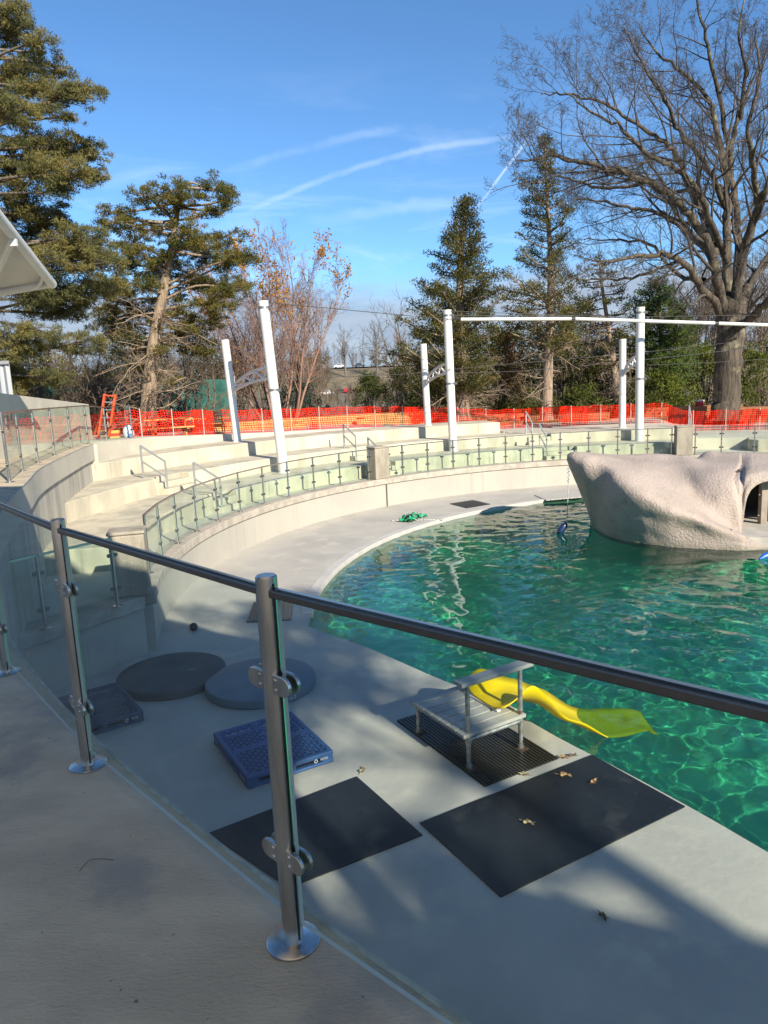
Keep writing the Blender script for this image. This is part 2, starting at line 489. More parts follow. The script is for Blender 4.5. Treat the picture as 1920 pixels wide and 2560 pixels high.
# water: a sheet of real small waves
wm, t, out = newmat("pool_water")
rf = t.new('ShaderNodeBsdfPrincipled'); rf.inputs['IOR'].default_value = 1.33; rf.inputs['Roughness'].default_value = 0
rf.inputs['Base Color'].default_value = (.40, .88, .71, 1); rf.inputs['Transmission Weight'].default_value = 1
t.l.new(rf.outputs[0], out.inputs[0])
WZ = -.10
step = .055
gx = np.arange(-1.9, 17.5, step); gy = np.arange(2.2, 26.2, step)
X, Y = np.meshgrid(gx, gy, indexing='ij')
U = X + .35 * np.sin(.53 * Y + 1.1) + .22 * np.sin(1.3 * X + .9 * Y); V = Y + .35 * np.sin(.61 * X + .4) + .2 * np.sin(1.1 * Y - 1.2 * X + 2)
Z = np.zeros_like(X)
wr = np.random.default_rng(5)
for k in range(46):
    lam = .19 * (5.5 ** wr.random()); a = wr.normal(1.35, .75); kk = 2 * math.pi / lam
    amp = .0105 * lam ** 1.05 / (2 * math.pi) * wr.uniform(.6, 1.4) * 1.1
    ph = kk * (math.cos(a) * U + math.sin(a) * V) + wr.uniform(0, 6.28)
    Z += amp * (np.sin(ph) + .22 * np.sin(2 * ph + 1.57))
env = .75 + .35 * np.sin(.35 * X + .2 * Y) * np.sin(.31 * Y - .1 * X + 1)
Z = Z * env + WZ
oa = np.array(outline)
inside = np.zeros(X.shape, bool)
px_, py_ = oa[:, 0], oa[:, 1]; c0 = oa.mean(0)
grow_ = c0 + (oa - c0) * 1.015
gxn, gyn = grow_[:, 0], grow_[:, 1]
for i in range(n):
    j = (i + 1) % n
    cond = ((gyn[i] > Y) != (gyn[j] > Y)) & (X < (gxn[j] - gxn[i]) * (Y - gyn[i]) / (gyn[j] - gyn[i] + 1e-12) + gxn[i])
    inside ^= cond
nx, ny = X.shape
idx = np.arange(nx * ny).reshape(nx, ny)
q = np.stack([idx[:-1, :-1], idx[1:, :-1], idx[1:, 1:], idx[:-1, 1:]], -1)[inside[:-1, :-1] & inside[1:, 1:] & inside[1:, :-1] & inside[:-1, 1:]]
used, inv = np.unique(q, return_inverse=True)
P = np.stack([X.ravel(), Y.ravel(), Z.ravel()], -1)[used]; q = inv.reshape(-1, 4)
me = D.meshes.new('water'); me.vertices.add(len(P)); me.vertices.foreach_set('co', P.ravel())
me.loops.add(q.size); me.loops.foreach_set('vertex_index', q.ravel().astype(np.int32)); me.polygons.add(len(q)); me.polygons.foreach_set('loop_start', np.arange(0, q.size, 4))
me.update(calc_edges=True); me.polygons.foreach_set('use_smooth', [True] * len(q)); me.materials.append(wm)
wat = D.objects.new('water', me); COL.objects.link(wat); tag(wat, kind='structure'); wat.cycles.is_caustics_caster = True

# ================================================================== ring wall, tiers, steps
mb = MB()
ring = MB(); ring.arc(CW, 13.19, 13.55, -.1, .80, 196, 38, 140)
r_ = thing('pool_wall', (CW[0], CW[1] + 13.4, 0), 'long curved painted concrete wall round the pool deck, under the glass fence', 'wall')
ring.build('wall', wallp_mat, r_)
cop = MB(); cop.arc(CW, 13.13, 13.58, .80, 1.0, 196, 38, 140); cop.build('coping', coping_mat, r_, bevel=.015)
jt = MB()
for a in (131.2,):
    jt.arc(CW, 13.125, 13.2, 0, .80, a, a + .07, 1)
jt.build('joint', pbr("joint_sealant", (.16, .15, .13), .9), r_)
# short straight wall between the first pillar and the viewing deck
SW0, SW1 = Vector((-3.98, 11.15, 0)), Vector((-5.75, 8.55, 0))
sd = (SW1 - SW0).normalized(); nn = Vector((sd.y, -sd.x, 0))
if nn.x > 0: nn = -nn
s_ = thing('side_wall', (SW0.x, SW0.y, 0), 'short straight wall with a concrete coping joining the stone pillar to the viewing deck', 'wall')
mb = MB(); mb.prism([(p.x, p.y) for p in (SW0, SW1, SW1 + nn * .4, SW0 + nn * .4)], -.1, .79); mb.build('wall', wallp_mat, s_)
mb = MB(); e = -nn * .06; mb.prism([(p.x, p.y) for p in (SW0 + e, SW1 + e, SW1 + nn * .45, SW0 + nn * .45)], .792, 1.0); mb.build('coping', coping_mat, s_, bevel=.015)
# lowest walkway behind the wall
mb = MB(); mb.arc(C, 13.2, 16.6, .3, .975, 196, 38, 120); mb.prism([(-4.25, 11.4), (-5.9, 8.9), (-7.2, 8.9), (-7.2, 12.9), (-4.7, 12.6)], .3, .985)
tag(mb.build('walkway', concrete), kind='structure')
TD = [(38, 14.6), (65.3, 14.6), (65.5, 16.0), (74.4, 16.0), (74.5, 13.9), (200, 13.9)]


def tier(label, r0, r1, z0, z1, spans, mat=tier_mat, bev=.02):
    a0 = (spans[0][0] + spans[-1][1]) / 2; rr = 16.0
    o = thing('seating_tier', (C[0] + rr * math.cos(R(a0)), C[1] + rr * math.sin(R(a0)), z0), label, 'concrete seating', 'curved concrete seating tiers')
    for a, b in spans:
        m = MB(); m.arc(C, r0, r1, z0, z1, a, b); m.build('bench', mat, o, bevel=bev)
    return o


tier('lowest curved concrete seating tier just behind the glass fence', lambda a: lerp_tab(TD, a), 16.05, .6, 1.44, [(188, 162.4), (157.4, 129.2), (125.6, 98.3), (92.6, 74.45), (65.35, 38)])
tier('middle curved concrete seating tier where the tall white posts stand in front', 15.8, lambda a: 17.62 if a > 100 else 17.55, 1.0, 1.90, [(180, 161.2), (156.0, 128.4), (124.6, 98.4), (94.5, 74.45)])
tier('top curved concrete seating tier where two short white posts stand', 17.5, 20.0, 1.4, 2.38, [(166, 100.5)])
mb = MB(); mb.arc(C, 15.9, 18.2, .6, 1.435, 74.44, 38); tag(mb.build('walkway', concrete), kind='structure')
# outer walkway, a ramp falling to the right
mb = MB(); mb.arc(C, rw, 25.5, .5, zw, 166, 38, 128); tag(mb.build('walkway', concrete), kind='structure')


def steps(a0, a1, r, z0, z1, label):
    o = thing('concrete_steps', (C[0] + r * math.cos(R((a0 + a1) / 2)), C[1] + r * math.sin(R((a0 + a1) / 2)), z0), label, 'steps', 'steps between the seating tiers')
    m = MB(); dz = (z1 - z0) / 3
    for k in range(3):
        m.arc(C, r + .02 + .3 * k, r + 2.2 if k == 2 else r + .02 + .3 * (k + 1) + .01 * 0, z0 - .3, z0 + dz * (k + 1) - (.004 if k == 2 else 0), a0 - .02, a1 + .02, 5)
    m.build('flight', tier_mat, o, bevel=.012)


steps(161.2, 156.0, 15.5, 1.44, 1.90, 'upper concrete steps of the left aisle beside a grey handrail')
steps(162.4, 157.4, 13.6, .975, 1.44, 'lower concrete steps of the left aisle behind the glass fence')
steps(128.4, 124.6, 15.5, 1.44, 1.90, 'upper concrete steps of the aisle behind the middle pillar')
steps(129.2, 125.6, 13.6, .975, 1.44, 'lower concrete steps right behind the middle pillar')
steps(98.4, 94.5, 15.5, 1.44, 1.90, 'upper concrete steps of the aisle above the rock nose')
steps(98.3, 92.6, 13.6, .975, 1.44, 'lower concrete steps of the aisle above the rock nose')


def P3(a, r, z): return Vector((C[0] + r * math.cos(R(a)), C[1] + r * math.sin(R(a)), z))


def handrail(a, r, z0, z1, label, run=.78, h=.93):
    lo, up = P3(a, r - .18, z0), P3(a, r + run - .18, z1)
    o = thing('handrail', lo, label, 'handrail', 'grey pipe handrails of the seating steps')
    k = Vector((0, 0, 1))
    m = MB(); m.box(lo + k * (h / 2), (.045, .045, h), rz=R(a)); m.build('post', grail, o)
    m = MB(); m.box(up + k * (h / 2 - .02), (.045, .045, h + .04), rz=R(a)); m.build('post', grail, o)
    m = MB(); m.beam(lo + k * h, up + k * h, .05, .045); m.build('top_rail', grail, o)
    m = MB(); m.beam(lo + k * h * .52, up + k * h * .52, .04, .04); m.build('middle_rail', grail, o)


handrail(161.0, 15.75, 1.44, 1.90, 'grey handrail of the left aisle, upper of the two, standing above the bottom step')
handrail(162.2, 13.85, .975, 1.44, 'grey handrail of the left aisle, lower of the two, partly behind the glass fence')
handrail(128.0, 15.7, 1.44, 1.90, 'grey handrail left of the middle pillar, its feet on the middle tier')
handrail(128.9, 13.85, .975, 1.44, 'grey handrail hidden in part behind the middle pillar')
handrail(97.8, 15.75, 1.44, 1.90, 'grey handrail in front of the orange net, upper of the two above the rock nose')
handrail(98.1, 13.9, .975, 1.44, 'grey handrail behind the glass, lower of the two above the rock nose')
handrail(73.3, 15.9, 1.44, 1.86, 'grey handrail half hidden behind the right pillar')

# pillars


def pillar(a, r, z1, label, rz, sx=.55, sy=.5):
    p = Vector((CW[0] + r * math.cos(R(a)), CW[1] + r * math.sin(R(a)), 1.002))
    o = thing('stone_pillar', p, label, 'pillar', 'stone pillars of the pool wall')
    m = MB(); m.box(p + Vector((0, 0, (z1 - 1.0) / 2)), (sx, sy, z1 - 1.0), rz=rz); m.build('shaft', aggr_mat, o, bevel=.03)
    m = MB(); m.box(p + Vector((0, 0, z1 - 1.0 + .03)), (sx + .03, sy + .03, .055), rz=rz); m.build('cap', aggr_mat, o, bevel=.02)


pillar(195.6, 13.48, 2.02, 'weathered aggregate stone pillar on the near left end of the pool wall, behind the front glass', R(14))
pillar(131.9, 13.36, 2.08, 'weathered aggregate stone pillar on the middle of the curved wall', R(38), .62, .5)
pillar(76.5, 13.42, 2.10, 'plain brown stone pillar at right, behind the artificial rock', R(-10), .62, .5)

# ================================================================== viewing deck and its wall
circ = lambda th, r, c: (c[0] + r * math.cos(th), c[1] + r * math.sin(th))
EC, ER = (13.14, 15.71), 19.23
E_ = []
for y in np.arange(-3.2, 9.3, .42):
    E_.append((EC[0] - math.sqrt(ER ** 2 - (EC[1] - y) ** 2), y, 0))
E_ += [(p.x, p.y, 0) for p in cat_rom([(-5.06, 9.5, 0), (-5.62, 11.2, 0), (-6.3, 12.96, 0), (-6.78, 14.57, 0), (-7.28, 16.49, 0), (-7.82, 18.65, 0), (-8.2, 20.4, 0)], 7)][1:]
zdeck = lambda y: 2.57 + .38 * sstep(4.5, 11.5, y)
vs = []; top = []; m = MB(); w2 = MB()
k = len(E_)
for i, (x, y, _) in enumerate(E_):
    a = Vector(E_[max(i - 1, 0)]); b = Vector(E_[min(i + 1, k - 1)]); d = (b - a).normalized(); nrm = Vector((-d.y, d.x, 0))
    if nrm.x > 0: nrm = -nrm
    z = zdeck(y); q = Vector((x, y, 0)) + nrm * 24
    if y > 9: q = Vector((-32, y + 4, 0))
    i1 = Vector((x, y, 0)) + nrm * .5; bk = Vector((x, y, 0)) + nrm * .06
    vs += [(x, y, z), (q.x, q.y, z), (x, y, z - .46), (bk.x, bk.y, z - .46), (bk.x, bk.y, -.3), (i1.x, i1.y, z)]
for i in range(k - 1):
    a, b = i * 6, (i + 1) * 6
    m.cur = 0; m.add([], [])
    top.append((a + 0, b + 0, b + 5, a + 5))
dm = MB(); dm.add(vs, [f for i in range(k - 1) for f in ((i * 6 + 5, i * 6 + 1, i * 6 + 7, i * 6 + 11), (i * 6, i * 6 + 5, i * 6 + 11, i * 6 + 6))])
deck = dm.build('viewing_deck', vdeck_mat); tag(deck, kind='structure')
dw = thing('deck_wall', (E_[20][0], E_[20][1], 0), 'tall curved streaked concrete wall under the viewing deck, overhanging band along its top', 'wall')
m = MB(); m.add(vs, [f for i in range(k - 1) for f in ((i * 6 + 0, i * 6 + 6, i * 6 + 8, i * 6 + 2), (i * 6 + 2, i * 6 + 8, i * 6 + 9, i * 6 + 3))]); m.build('top_band', concrete, dw)
m = MB(); m.add(vs, [f for i in range(k - 1) for f in ((i * 6 + 3, i * 6 + 9, i * 6 + 10, i * 6 + 4),)])
j = (k - 1) * 6; m.add([vs[j], vs[j + 5], (vs[j + 5][0], vs[j + 5][1], -.3), (vs[j + 4])], [(0, 1, 2, 3)])
m.build('wall', streak_mat, dw)
# light rough lip on the deck edge
m = MB()
pts = [Vector((x, y, zdeck(y) - .004)) for x, y, _ in E_]
m.tube(pts, .011, 6); lipd = m.build('deck_edge', pbr("worn_edge", (.46, .45, .40), .9, col2=(.3, .3, .26), vs=12), dw, smooth=True)

# ================================================================== glass fences


def offset_path(P, d):
    out = []
    for i in range(len(P)):
        a = Vector(P[max(i - 1, 0)]); b = Vector(P[min(i + 1, len(P) - 1)]); t_ = (b - a).normalized(); nr = Vector((-t_.y, t_.x, 0))
        if nr.x > 0: nr = -nr
        out.append(Vector(P[i]) + nr * d)
    return out


def plate_dir(d): return math.atan2(d.y, d.x)


# one fence post with its clamps and base plate, reused by every fence
def make_post(fine, h, parent, loc, rz):
    n = 28 if fine else 12; r = .029 if fine else .025
    m = MB(); m.lathe((0, 0, 0), [(r, 0), (r, h - .004), (r - .004, h)], n); p = m.build('post', steel, smooth=True, org=(0, 0, 0))
    m = MB(); m.lathe((0, 0, 0), [(.078, 0), (.078, .006), (.074, .009)], n); b = m.build('base_plate', steel, smooth=True, org=(0, 0, 0)); b.parent = p
    if fine:
        m = MB(); m.box((0, 0, h / 2), (.062, .006, h - .04)); g = m.build('gasket', black, org=(0, 0, 0)); g.parent = p
    for z in (.285, .81):
        m = MB(); zz = z if fine else z * 1.0
        for sgn in (-1, 1):
            for yy in ((-.0155, .0155) if fine else (0,)):
                th = .011 if fine else .03; L = .034; hh = .028
                prof = [(r * .7, -hh), (r + L, -hh)] + [(r + L + hh * math.sin(R(a)), -hh * math.cos(R(a))) for a in range(20, 180, 20)] + [(r + L, hh), (r * .7, hh)]
                o_ = len(m.v); nn_ = len(prof)
                V_ = [(sgn * x, yy - th / 2, zz + q_) for x, q_ in prof] + [(sgn * x, yy + th / 2, zz + q_) for x, q_ in prof]
                m.add(V_, [tuple(range(nn_)), tuple(range(2 * nn_ - 1, nn_ - 1, -1))] + [(i, (i + 1) % nn_, nn_ + (i + 1) % nn_, nn_ + i) for i in range(nn_)])
            if fine:
                for dz in (-.014, .014):
                    m.cyl((sgn * (r + .006), -.0245, zz + dz), (sgn * (r + .006), .0245, zz + dz), .0055, n=8)
        c_ = m.build('clamp', steel if fine else railm, org=(0, 0, 0), bevel=.002 if fine else 0); c_.parent = p
    p.parent = parent; p.location = Vector(loc) - origin(parent) if False else Vector(loc) - parent.location; p.rotation_euler.z = rz
    return p


def panel(parent, a, b, z0, z1, mat, th=.012, gap=.05):
    d = (b - a); L = Vector((d.x, d.y, 0)).length; u = Vector((d.x, d.y, 0)).normalized(); nr = Vector((-u.y, u.x, 0)) * th / 2
    A = a + u * gap; B = b - u * gap; vs = []
    for q in (A, B):
        for zz in (z0, z1):
            for sg in (-1, 1):
                vs.append(q + nr * sg + Vector((0, 0, zz)))
    m = MB(); m.add(vs, [(0, 2, 6, 4), (1, 5, 7, 3), (0, 4, 5, 1), (2, 3, 7, 6), (0, 1, 3, 2), (4, 6, 7, 5)]); m.m = [0, 0, 1, 1, 1, 1]
    return m.build('glass_panel', [mat, glass_edge], parent)


def fence(name, posts, label, group=None, fine=False, h=1.09, gmat=None, rail_w=.05, rail_h=.03, ends=(True, True), rmat=None):
    gmat = gmat or glass_far
    o = thing(name, posts[0] if not fine else posts[len(posts) // 2], label, 'fence', group)
    o.location = posts[0]
    proto = None; n = len(posts)
    for i, p in enumerate(posts):
        a = posts[max(i - 1, 0)]; b = posts[min(i + 1, n - 1)]; rz = plate_dir(b - a)
        if proto is None: proto = make_post(fine, h, o, p, rz); c_ = proto
        else:
            c_ = dup(proto, o); c_.location = p - o.location; c_.rotation_euler.z = rz
    for i in range(n - 1):
        a, b = posts[i], posts[i + 1]
        panel(o, a, b, .085 if fine else .06, h - .03 if fine else h - .02, gmat, gap=.047 if fine else .035)
        m = MB(); u = (b - a).normalized(); g = .024
        m.beam(a + u * g + Vector((0, 0, h - .045 if fine else h - .02)), b - u * g + Vector((0, 0, h - .045 if fine else h - .02)), rail_w, rail_h)
        m.build('top_rail', rmat or steel, o, bevel=.004 if fine else 0)
    return o


# front fence on the viewing deck
FC, FR = (13.806, 16.436), 20.32
fx = lambda y: FC[0] - math.sqrt(FR ** 2 - (FC[1] - y) ** 2)
th0 = math.atan2(1.83 - FC[1], fx(1.83) - FC[0]); dth = 1.49 / FR
posts = []
for i in (1, 0, -1, -2, -3, -4, -5, -6):
    th = th0 + dth * i; x, y = FC[0] + FR * math.cos(th), FC[1] + FR * math.sin(th); posts.append(Vector((x, y, zdeck(y))))
front = fence('glass_fence', posts, 'large front glass fence with steel posts and a dark top rail, nearest the viewer', 'glass fences with steel posts', fine=True, h=1.105, gmat=glass_near, rail_w=.034, rail_h=.022, rmat=railm)
# upper left fence
UP = [(-5.87, 11.15), (-6.56, 12.96), (-7.04, 14.57), (-7.56, 16.49), (-8.08, 18.65), (-8.47, 20.67), (-8.62, 22.5), (-8.32, 24.0)]
fence('glass_fence', [Vector((x, y, 2.945 if y < 22 else 2.86)) for x, y in UP], 'upper left glass fence curving along the raised walkway above the streaked wall', 'glass fences with steel posts', h=1.1)


def ring_posts(angs, r=13.34): return [Vector((CW[0] + r * math.cos(R(a)), CW[1] + r * math.sin(R(a)), 1.0)) for a in angs]


da = (178.77 - 139.99) / 7
fence('glass_fence', ring_posts([139.99 + da * k for k in range(9, -2, -1)][0:10] + [133.9]), 'glass fence on the curved wall, from near left pillar to middle pillar', 'glass fences with steel posts')
db = (127.14 - 82.34) / 9
fence('glass_fence', ring_posts([129.9] + [127.14 - db * k for k in range(0, 10)] + [78.4]), 'glass fence on the curved wall between the middle pillar and the right pillar', 'glass fences with steel posts')
fence('glass_fence', ring_posts([74.7, 70.65, 65.73, 60.8, 55.9]), 'glass fence right of the brown pillar, its lower edge hidden by the rock', 'glass fences with steel posts')
fence('glass_fence', [SW0 + sd * s + nn * .17 + Vector((0, 0, 1.0)) for s in (.62, 1.45, 2.02, 2.9)] if False else [Vector((-4.17 - .02, 10.63, 1.0)), Vector((-4.86, 9.66, 1.0)), Vector((-5.36, 8.95, 1.0))], 'low glass fence on the short straight wall, seen through the front glass', 'glass fences with steel posts')

# ================================================================== white posts with arched trusses, boom, cables


def arch(parent, p, q, zlo, zhi, th=.05):
    """flat arched lattice plate rising from p to q"""
    n = 14; lo, hi = [], []
    for i in range(n + 1):
        u = i / n; b = p.lerp(q, u)
        zt = zlo + .02 + (zhi - zlo) * math.sin(u * math.pi / 2) ** .62
        zb = zlo - .22 + (zhi - .45 - zlo + .22) * math.sin(u * math.pi / 2) ** .62
        hi.append(Vector((b.x, b.y, zt))); lo.append(Vector((b.x, b.y, zb)))
    m = MB(); side = (q - p).cross(Vector((0, 0, 1))).normalized()
    def strip(A, B):
        vs = [];
        for a_, b_ in zip(A, B):
            vs += [a_ - side * th / 2, a_ + side * th / 2, b_ + side * th / 2, b_ - side * th / 2]
        fs = []
        for i in range(len(A) - 1):
            for j in range(4): fs.append((i * 4 + j, i * 4 + (j + 1) % 4, (i + 1) * 4 + (j + 1) % 4, (i + 1) * 4 + j))
        fs += [(0, 1, 2, 3), tuple(len(vs) - 4 + k_ for k_ in (3, 2, 1, 0))]
        m.add(vs, fs)
    strip(hi, [v - Vector((0, 0, .09)) for v in hi]); strip(lo, [v + Vector((0, 0, .09)) for v in lo])
    for i, (a_, b_) in enumerate(((1, 1), (1, 4), (5, 4), (5, 8), (9, 8), (9, 12), (13, 12))):
        m.beam(hi[a_] - Vector((0, 0, .05)), lo[b_] + Vector((0, 0, .05)), th * .96, .075, up=side if abs((hi[a_] - lo[b_]).normalized().z) > .98 else Vector((0, 0, 1)))
    m.build('arch_truss', white, parent)


def post_pair(b1, t1, b2, t2, label, r1=.17, r2=.15):
    b1, t1, b2, t2 = map(Vector, (b1, t1, b2, t2))
    o = thing('post_frame', b1, label, 'post frame', 'white post pairs on the seating tiers')
    for b, tt, r in ((b1, t1, r1), (b2, t2, r2)):
        m = MB(); m.tube([b - Vector((0, 0, .02)), tt], r, 32); p = m.build('post', white, o, smooth=True, bevel=.015)
        m = MB(); m.tube([b - Vector((0, 0, .0)), b + Vector((0, 0, .015))], r + .05, 32); q = m.build('base_plate', white, p, smooth=True)
    # bracket and clamp near the top of the tall post
    m = MB(); d = Vector((.9, -.4, 0)).normalized()
    for zz in (-.22, -2.9):
        c = t1 + (b1 - t1).normalized() * (-zz); m.tube([c - Vector((0, 0, .04)), c + Vector((0, 0, .04))], r1 + .007, 24); m.box(c + d * (r1 + .05), (.12, .05, .10), rz=math.atan2(d.y, d.x))
    m.build('cable_clamp', pbr("clamp_steel", (.3, .3, .3), .4, metal=.8) if 'clamp_steel' not in D.materials else D.materials['clamp_steel'], o)
    u = .62; zz = 4.35 if b1.z > 1.2 else 4.3
    pa = b2.lerp(t2, (4.35 - b2.z) / (t2.z - b2.z)); pb = b1.lerp(t1, (4.9 - b1.z) / (t1.z - b1.z))
    dv = (pb - pa); dv.z = 0; dv.normalize()
    p_ = pa + dv * r2 * .9; q_ = pb - dv * r1 * .9
    arch(o, p_, q_, 4.35, 5.02)
    return o


T1 = post_pair((-3.36, 24.21, 1.44), (-3.66, 24.21, 7.13), (-5.43, 27.03, 2.38), (-5.60, 27.03, 6.15), 'leftmost pair of white posts with an arched truss, the taller one leaning')
T2 = post_pair((2.98, 29.33, 1.44), (2.89, 29.33, 7.09), (2.16, 32.18, 2.38), (2.07, 32.18, 5.97), 'pair of white round posts with an arched truss, in the middle, holding the white boom')
T3 = post_pair((10.95, 30.1, 1.44), (10.91, 30.1, 6.93), (10.85, 31.95, 1.9), (10.82, 31.95, 5.78), 'pair of white round posts with an arched truss, at right in front of the pine')
cab = pbr("dark_cable", (.05, .05, .05), .6)


def cable(pts, r, label, sag=0.0):
    a, b = Vector(pts[0]), Vector(pts[-1])
    if len(pts) == 2: pts = [a.lerp(b, u / 20) - Vector((0, 0, sag * 4 * (u / 20) * (1 - u / 20))) for u in range(21)]
    m = MB(); m.tube(pts, r, 6); tag(m.build('cable', cab), label, 'cable', 'thin cables strung between the white posts')


def bp(px, py, Y): return at(px, py, Y)


cable([bp(676, 757, 24.1), bp(1008, 788, 28.2), bp(1128, 798, 29.2)], .013, 'thin dark cable from the top of the leftmost tall post to the middle tall post')
cable([bp(697, 949, 24.1), bp(1010, 935, 27.6), bp(1250, 912, 31), bp(1560, 886, 34), bp(1990, 838, 38)], .012, 'thin dark cable from halfway up the leftmost tall post across to the big oak')
cable([bp(1135, 933, 29.2), bp(1300, 928, 31), bp(1560, 905, 32), bp(1990, 858, 34)], .012, 'thin dark cable from halfway up the middle tall post towards the right edge')
cable([bp(1125, 778, 29.2), bp(1560, 793, 32), bp(1990, 786, 34)], .012, 'thin dark cable from the top of the middle tall post, passing above the boom')
cable([bp(1616, 913, 30), bp(1800, 905, 30), bp(1990, 893, 30)], .010, 'thin dark cable from halfway up the right tall post to the right edge')
bo = thing('boom', bp(1150, 798, 29.1), 'white sectional boom pipe slung level from the middle tall post to the right edge', 'boom')
for (a, b) in (((1152, 798.5), (1428, 797)), ((1438, 797), (1786, 808)), ((1796, 808.5), (2080, 818))):
    m = MB(); m.tube([bp(*a, 29.0), bp(*b, 29.0)], .068, 14); m.build('pipe', white, bo, smooth=True)
m = MB()
for q in ((1433, 797), (1791, 808)): m.tube([bp(q[0] - 9, q[1], 29.0), bp(q[0] + 9, q[1], 29.0)], .05, 10)
m.tube([bp(1132, 797, 29.2), bp(1153, 798, 29.0)], .035, 8)
m.build('coupling', cab, bo)
m = MB(); m.tube([bp(1134, 789, 29.1), bp(1290, 790, 29.0), bp(1433, 790, 29.0)], .02, 6); m.build('carrier_cable', cab, bo)

# ================================================================== orange net fence
nf = thing('net_fence', P3(120, 20.4, zw(120)), 'orange plastic safety net fence along the back of the seating', 'fence')
npz = MB(); angs = np.linspace(152, 40, 620); vs = []; uvs = []; s_acc = 0; prev = None
wh = pbr("pale_stake", (.55, .42, .34), .7)
rn = lambda a: 20.35 if a > 128 else 20.35
for i, a in enumerate(angs):
    zb = zw(a); p = P3(a, 20.35 + .05 * math.sin(a * 3.1) + .03 * math.sin(a * 7.7), 0)
    if prev is not None: s_acc += (p - prev).length
    prev = p.copy(); u = (a % 4.02) / 4.02; sag = .05 * math.sin(math.pi * u) * (1.6 if a > 140 else 1)
    for kk in range(5):
        v_ = kk / 4; rr = 1.0 + .012 * math.sin(a * 11 + kk * 2)
        q = P3(a, 20.35 + .05 * math.sin(a * 3.1 + kk) + .04 * math.sin(a * 9 + kk * 1.7), zb + .02 + v_ * (.97 - sag))
        vs.append(q); uvs.append((s_acc, v_ * .97))
npz.add(vs, [(i * 5 + k_, (i + 1) * 5 + k_, (i + 1) * 5 + k_ + 1, i * 5 + k_ + 1) for i in range(len(angs) - 1) for k_ in range(4)])
net = npz.build('net', netm, nf, smooth=True, recalc=False)
uvl = net.data.uv_layers.new(name='UVMap')
for lp in net.data.loops: uvl.data[lp.index].uv = uvs[lp.vertex_index]
st0 = None
for i, a in enumerate(np.arange(151.9, 40, -4.02)):
    p = P3(a, 20.31, zw(a))
    if st0 is None:
        m = MB(); m.cyl((0, 0, 0), (0, 0, 1.0), .018, n=8); st0 = m.build('stake', wh, org=(0, 0, 0)); st0.parent = nf; st0.location = p - nf.location
    else:
        q = st0.copy(); COL.objects.link(q); q.location = p - nf.location

# ================================================================== trees and shrubs
bark = pbr("grey_brown_bark", (.20, .165, .125), .95, col2=(.085, .068, .052), vs=3.5, stretch=(3, 3, .35), bump=.8, bs=8, bd=.05)
bark_pale = pbr("pale_cedar_bark", (.36, .28, .20), .95, col2=(.19, .14, .10), vs=4, stretch=(4, 4, .25), bump=.8, bs=9, bd=.04)
bark_dark = pbr("oak_bark", (.125, .10, .072), .95, col2=(.042, .035, .028), vs=2.4, stretch=(3, 3, .3), bump=1.0, bs=5, bd=.08, third=(.22, .20, .13), ts=1.2, tlo=.55, thi=.7)
twig_dark = pbr("oak_twigs", (.075, .062, .05), .9)
twig_red = pbr("reddish_twigs", (.29, .17, .125), .9, col2=(.20, .125, .095), vs=.8)
twig_brown = pbr("brown_twigs", (.17, .125, .085), .9, col2=(.10, .075, .05), vs=.7)
twig_far = pbr("far_twigs", (.15, .13, .125), .9)
cedar_olive = leafmat("olive_cedar_foliage", (.23, .20, .07), (.125, .135, .06), .8, (.28, .22, .085), .35)
cedar_green = leafmat("green_cedar_foliage", (.18, .155, .042), (.08, .09, .03), .9, (.25, .185, .055), .32)
cedar_dark = leafmat("dark_cedar_foliage", (.125, .115, .036), (.055, .064, .024), .9, (.18, .145, .045), .3)
pine_leaf = leafmat("pine_needles", (.13, .185, .05), (.065, .10, .03), 1.0, (.18, .22, .06), .3)
shrub_leaf = leafmat("shrub_leaves", (.11, .13, .035), (.05, .065, .02), .7, (.18, .17, .045))
shrub_yel = leafmat("yellow_green_leaves", (.15, .17, .035), (.07, .09, .022), .7)
blue_leaf = leafmat("blue_green_needles", (.07, .10, .075), (.035, .055, .045), 1.2)
orange_leaf = leafmat("orange_leaves", (.42, .17, .045), (.50, .30, .05), 2, (.30, .12, .05), .35)


class Cfg:
    def __init__(s, **k): s.__dict__.update(k)


def grow(out, p, d, L, r, lvl, c, G):
    n = c.seg[lvl]; pts = [p]; rad = [r]; dirs = []
    for i in range(n):
        d = (d + Vector((G.gauss(0, 1), G.gauss(0, 1), G.gauss(0, 1))) * c.wig[lvl] + Vector((0, 0, 1)) * c.trop[lvl]).normalized()
        p = p + d * (L / n); pts.append(p); dirs.append(d); rad.append(r + (r * c.tip[lvl] - r) * (i + 1) / n)
    out.append((pts, rad, c.sides[lvl], lvl))
    if lvl + 1 < len(c.seg):
        kids(out, pts, rad, L, lvl, c, G)


def kids(out, pts, rad, L, lvl, c, G, num=None):
    k = num if num is not None else c.kids[lvl]
    for j in range(k):
        u = c.t0[lvl] + (1 - c.t0[lvl]) * ((j + G.random()) / k)
        f = u * (len(pts) - 1); i = min(int(f), len(pts) - 2); q = pts[i].lerp(pts[i + 1], f - i); d = (pts[i + 1] - pts[i]).normalized()
        ax = d.orthogonal().normalized(); ax.rotate(Matrix.Rotation(G.uniform(0, 6.283), 3, d))
        nd = d.copy(); nd.rotate(Matrix.Rotation(R(c.ang[lvl] * G.uniform(.65, 1.3)), 3, ax))
        l2 = L * c.lr[lvl] * G.uniform(.6, 1.25) * (1.15 - .55 * u); r2 = max(c.rmin, min((rad[i] + (rad[i + 1] - rad[i]) * (f - i)) * c.rr, l2 * .035))
        grow(out, q, nd, l2, r2, lvl + 1, c, G)


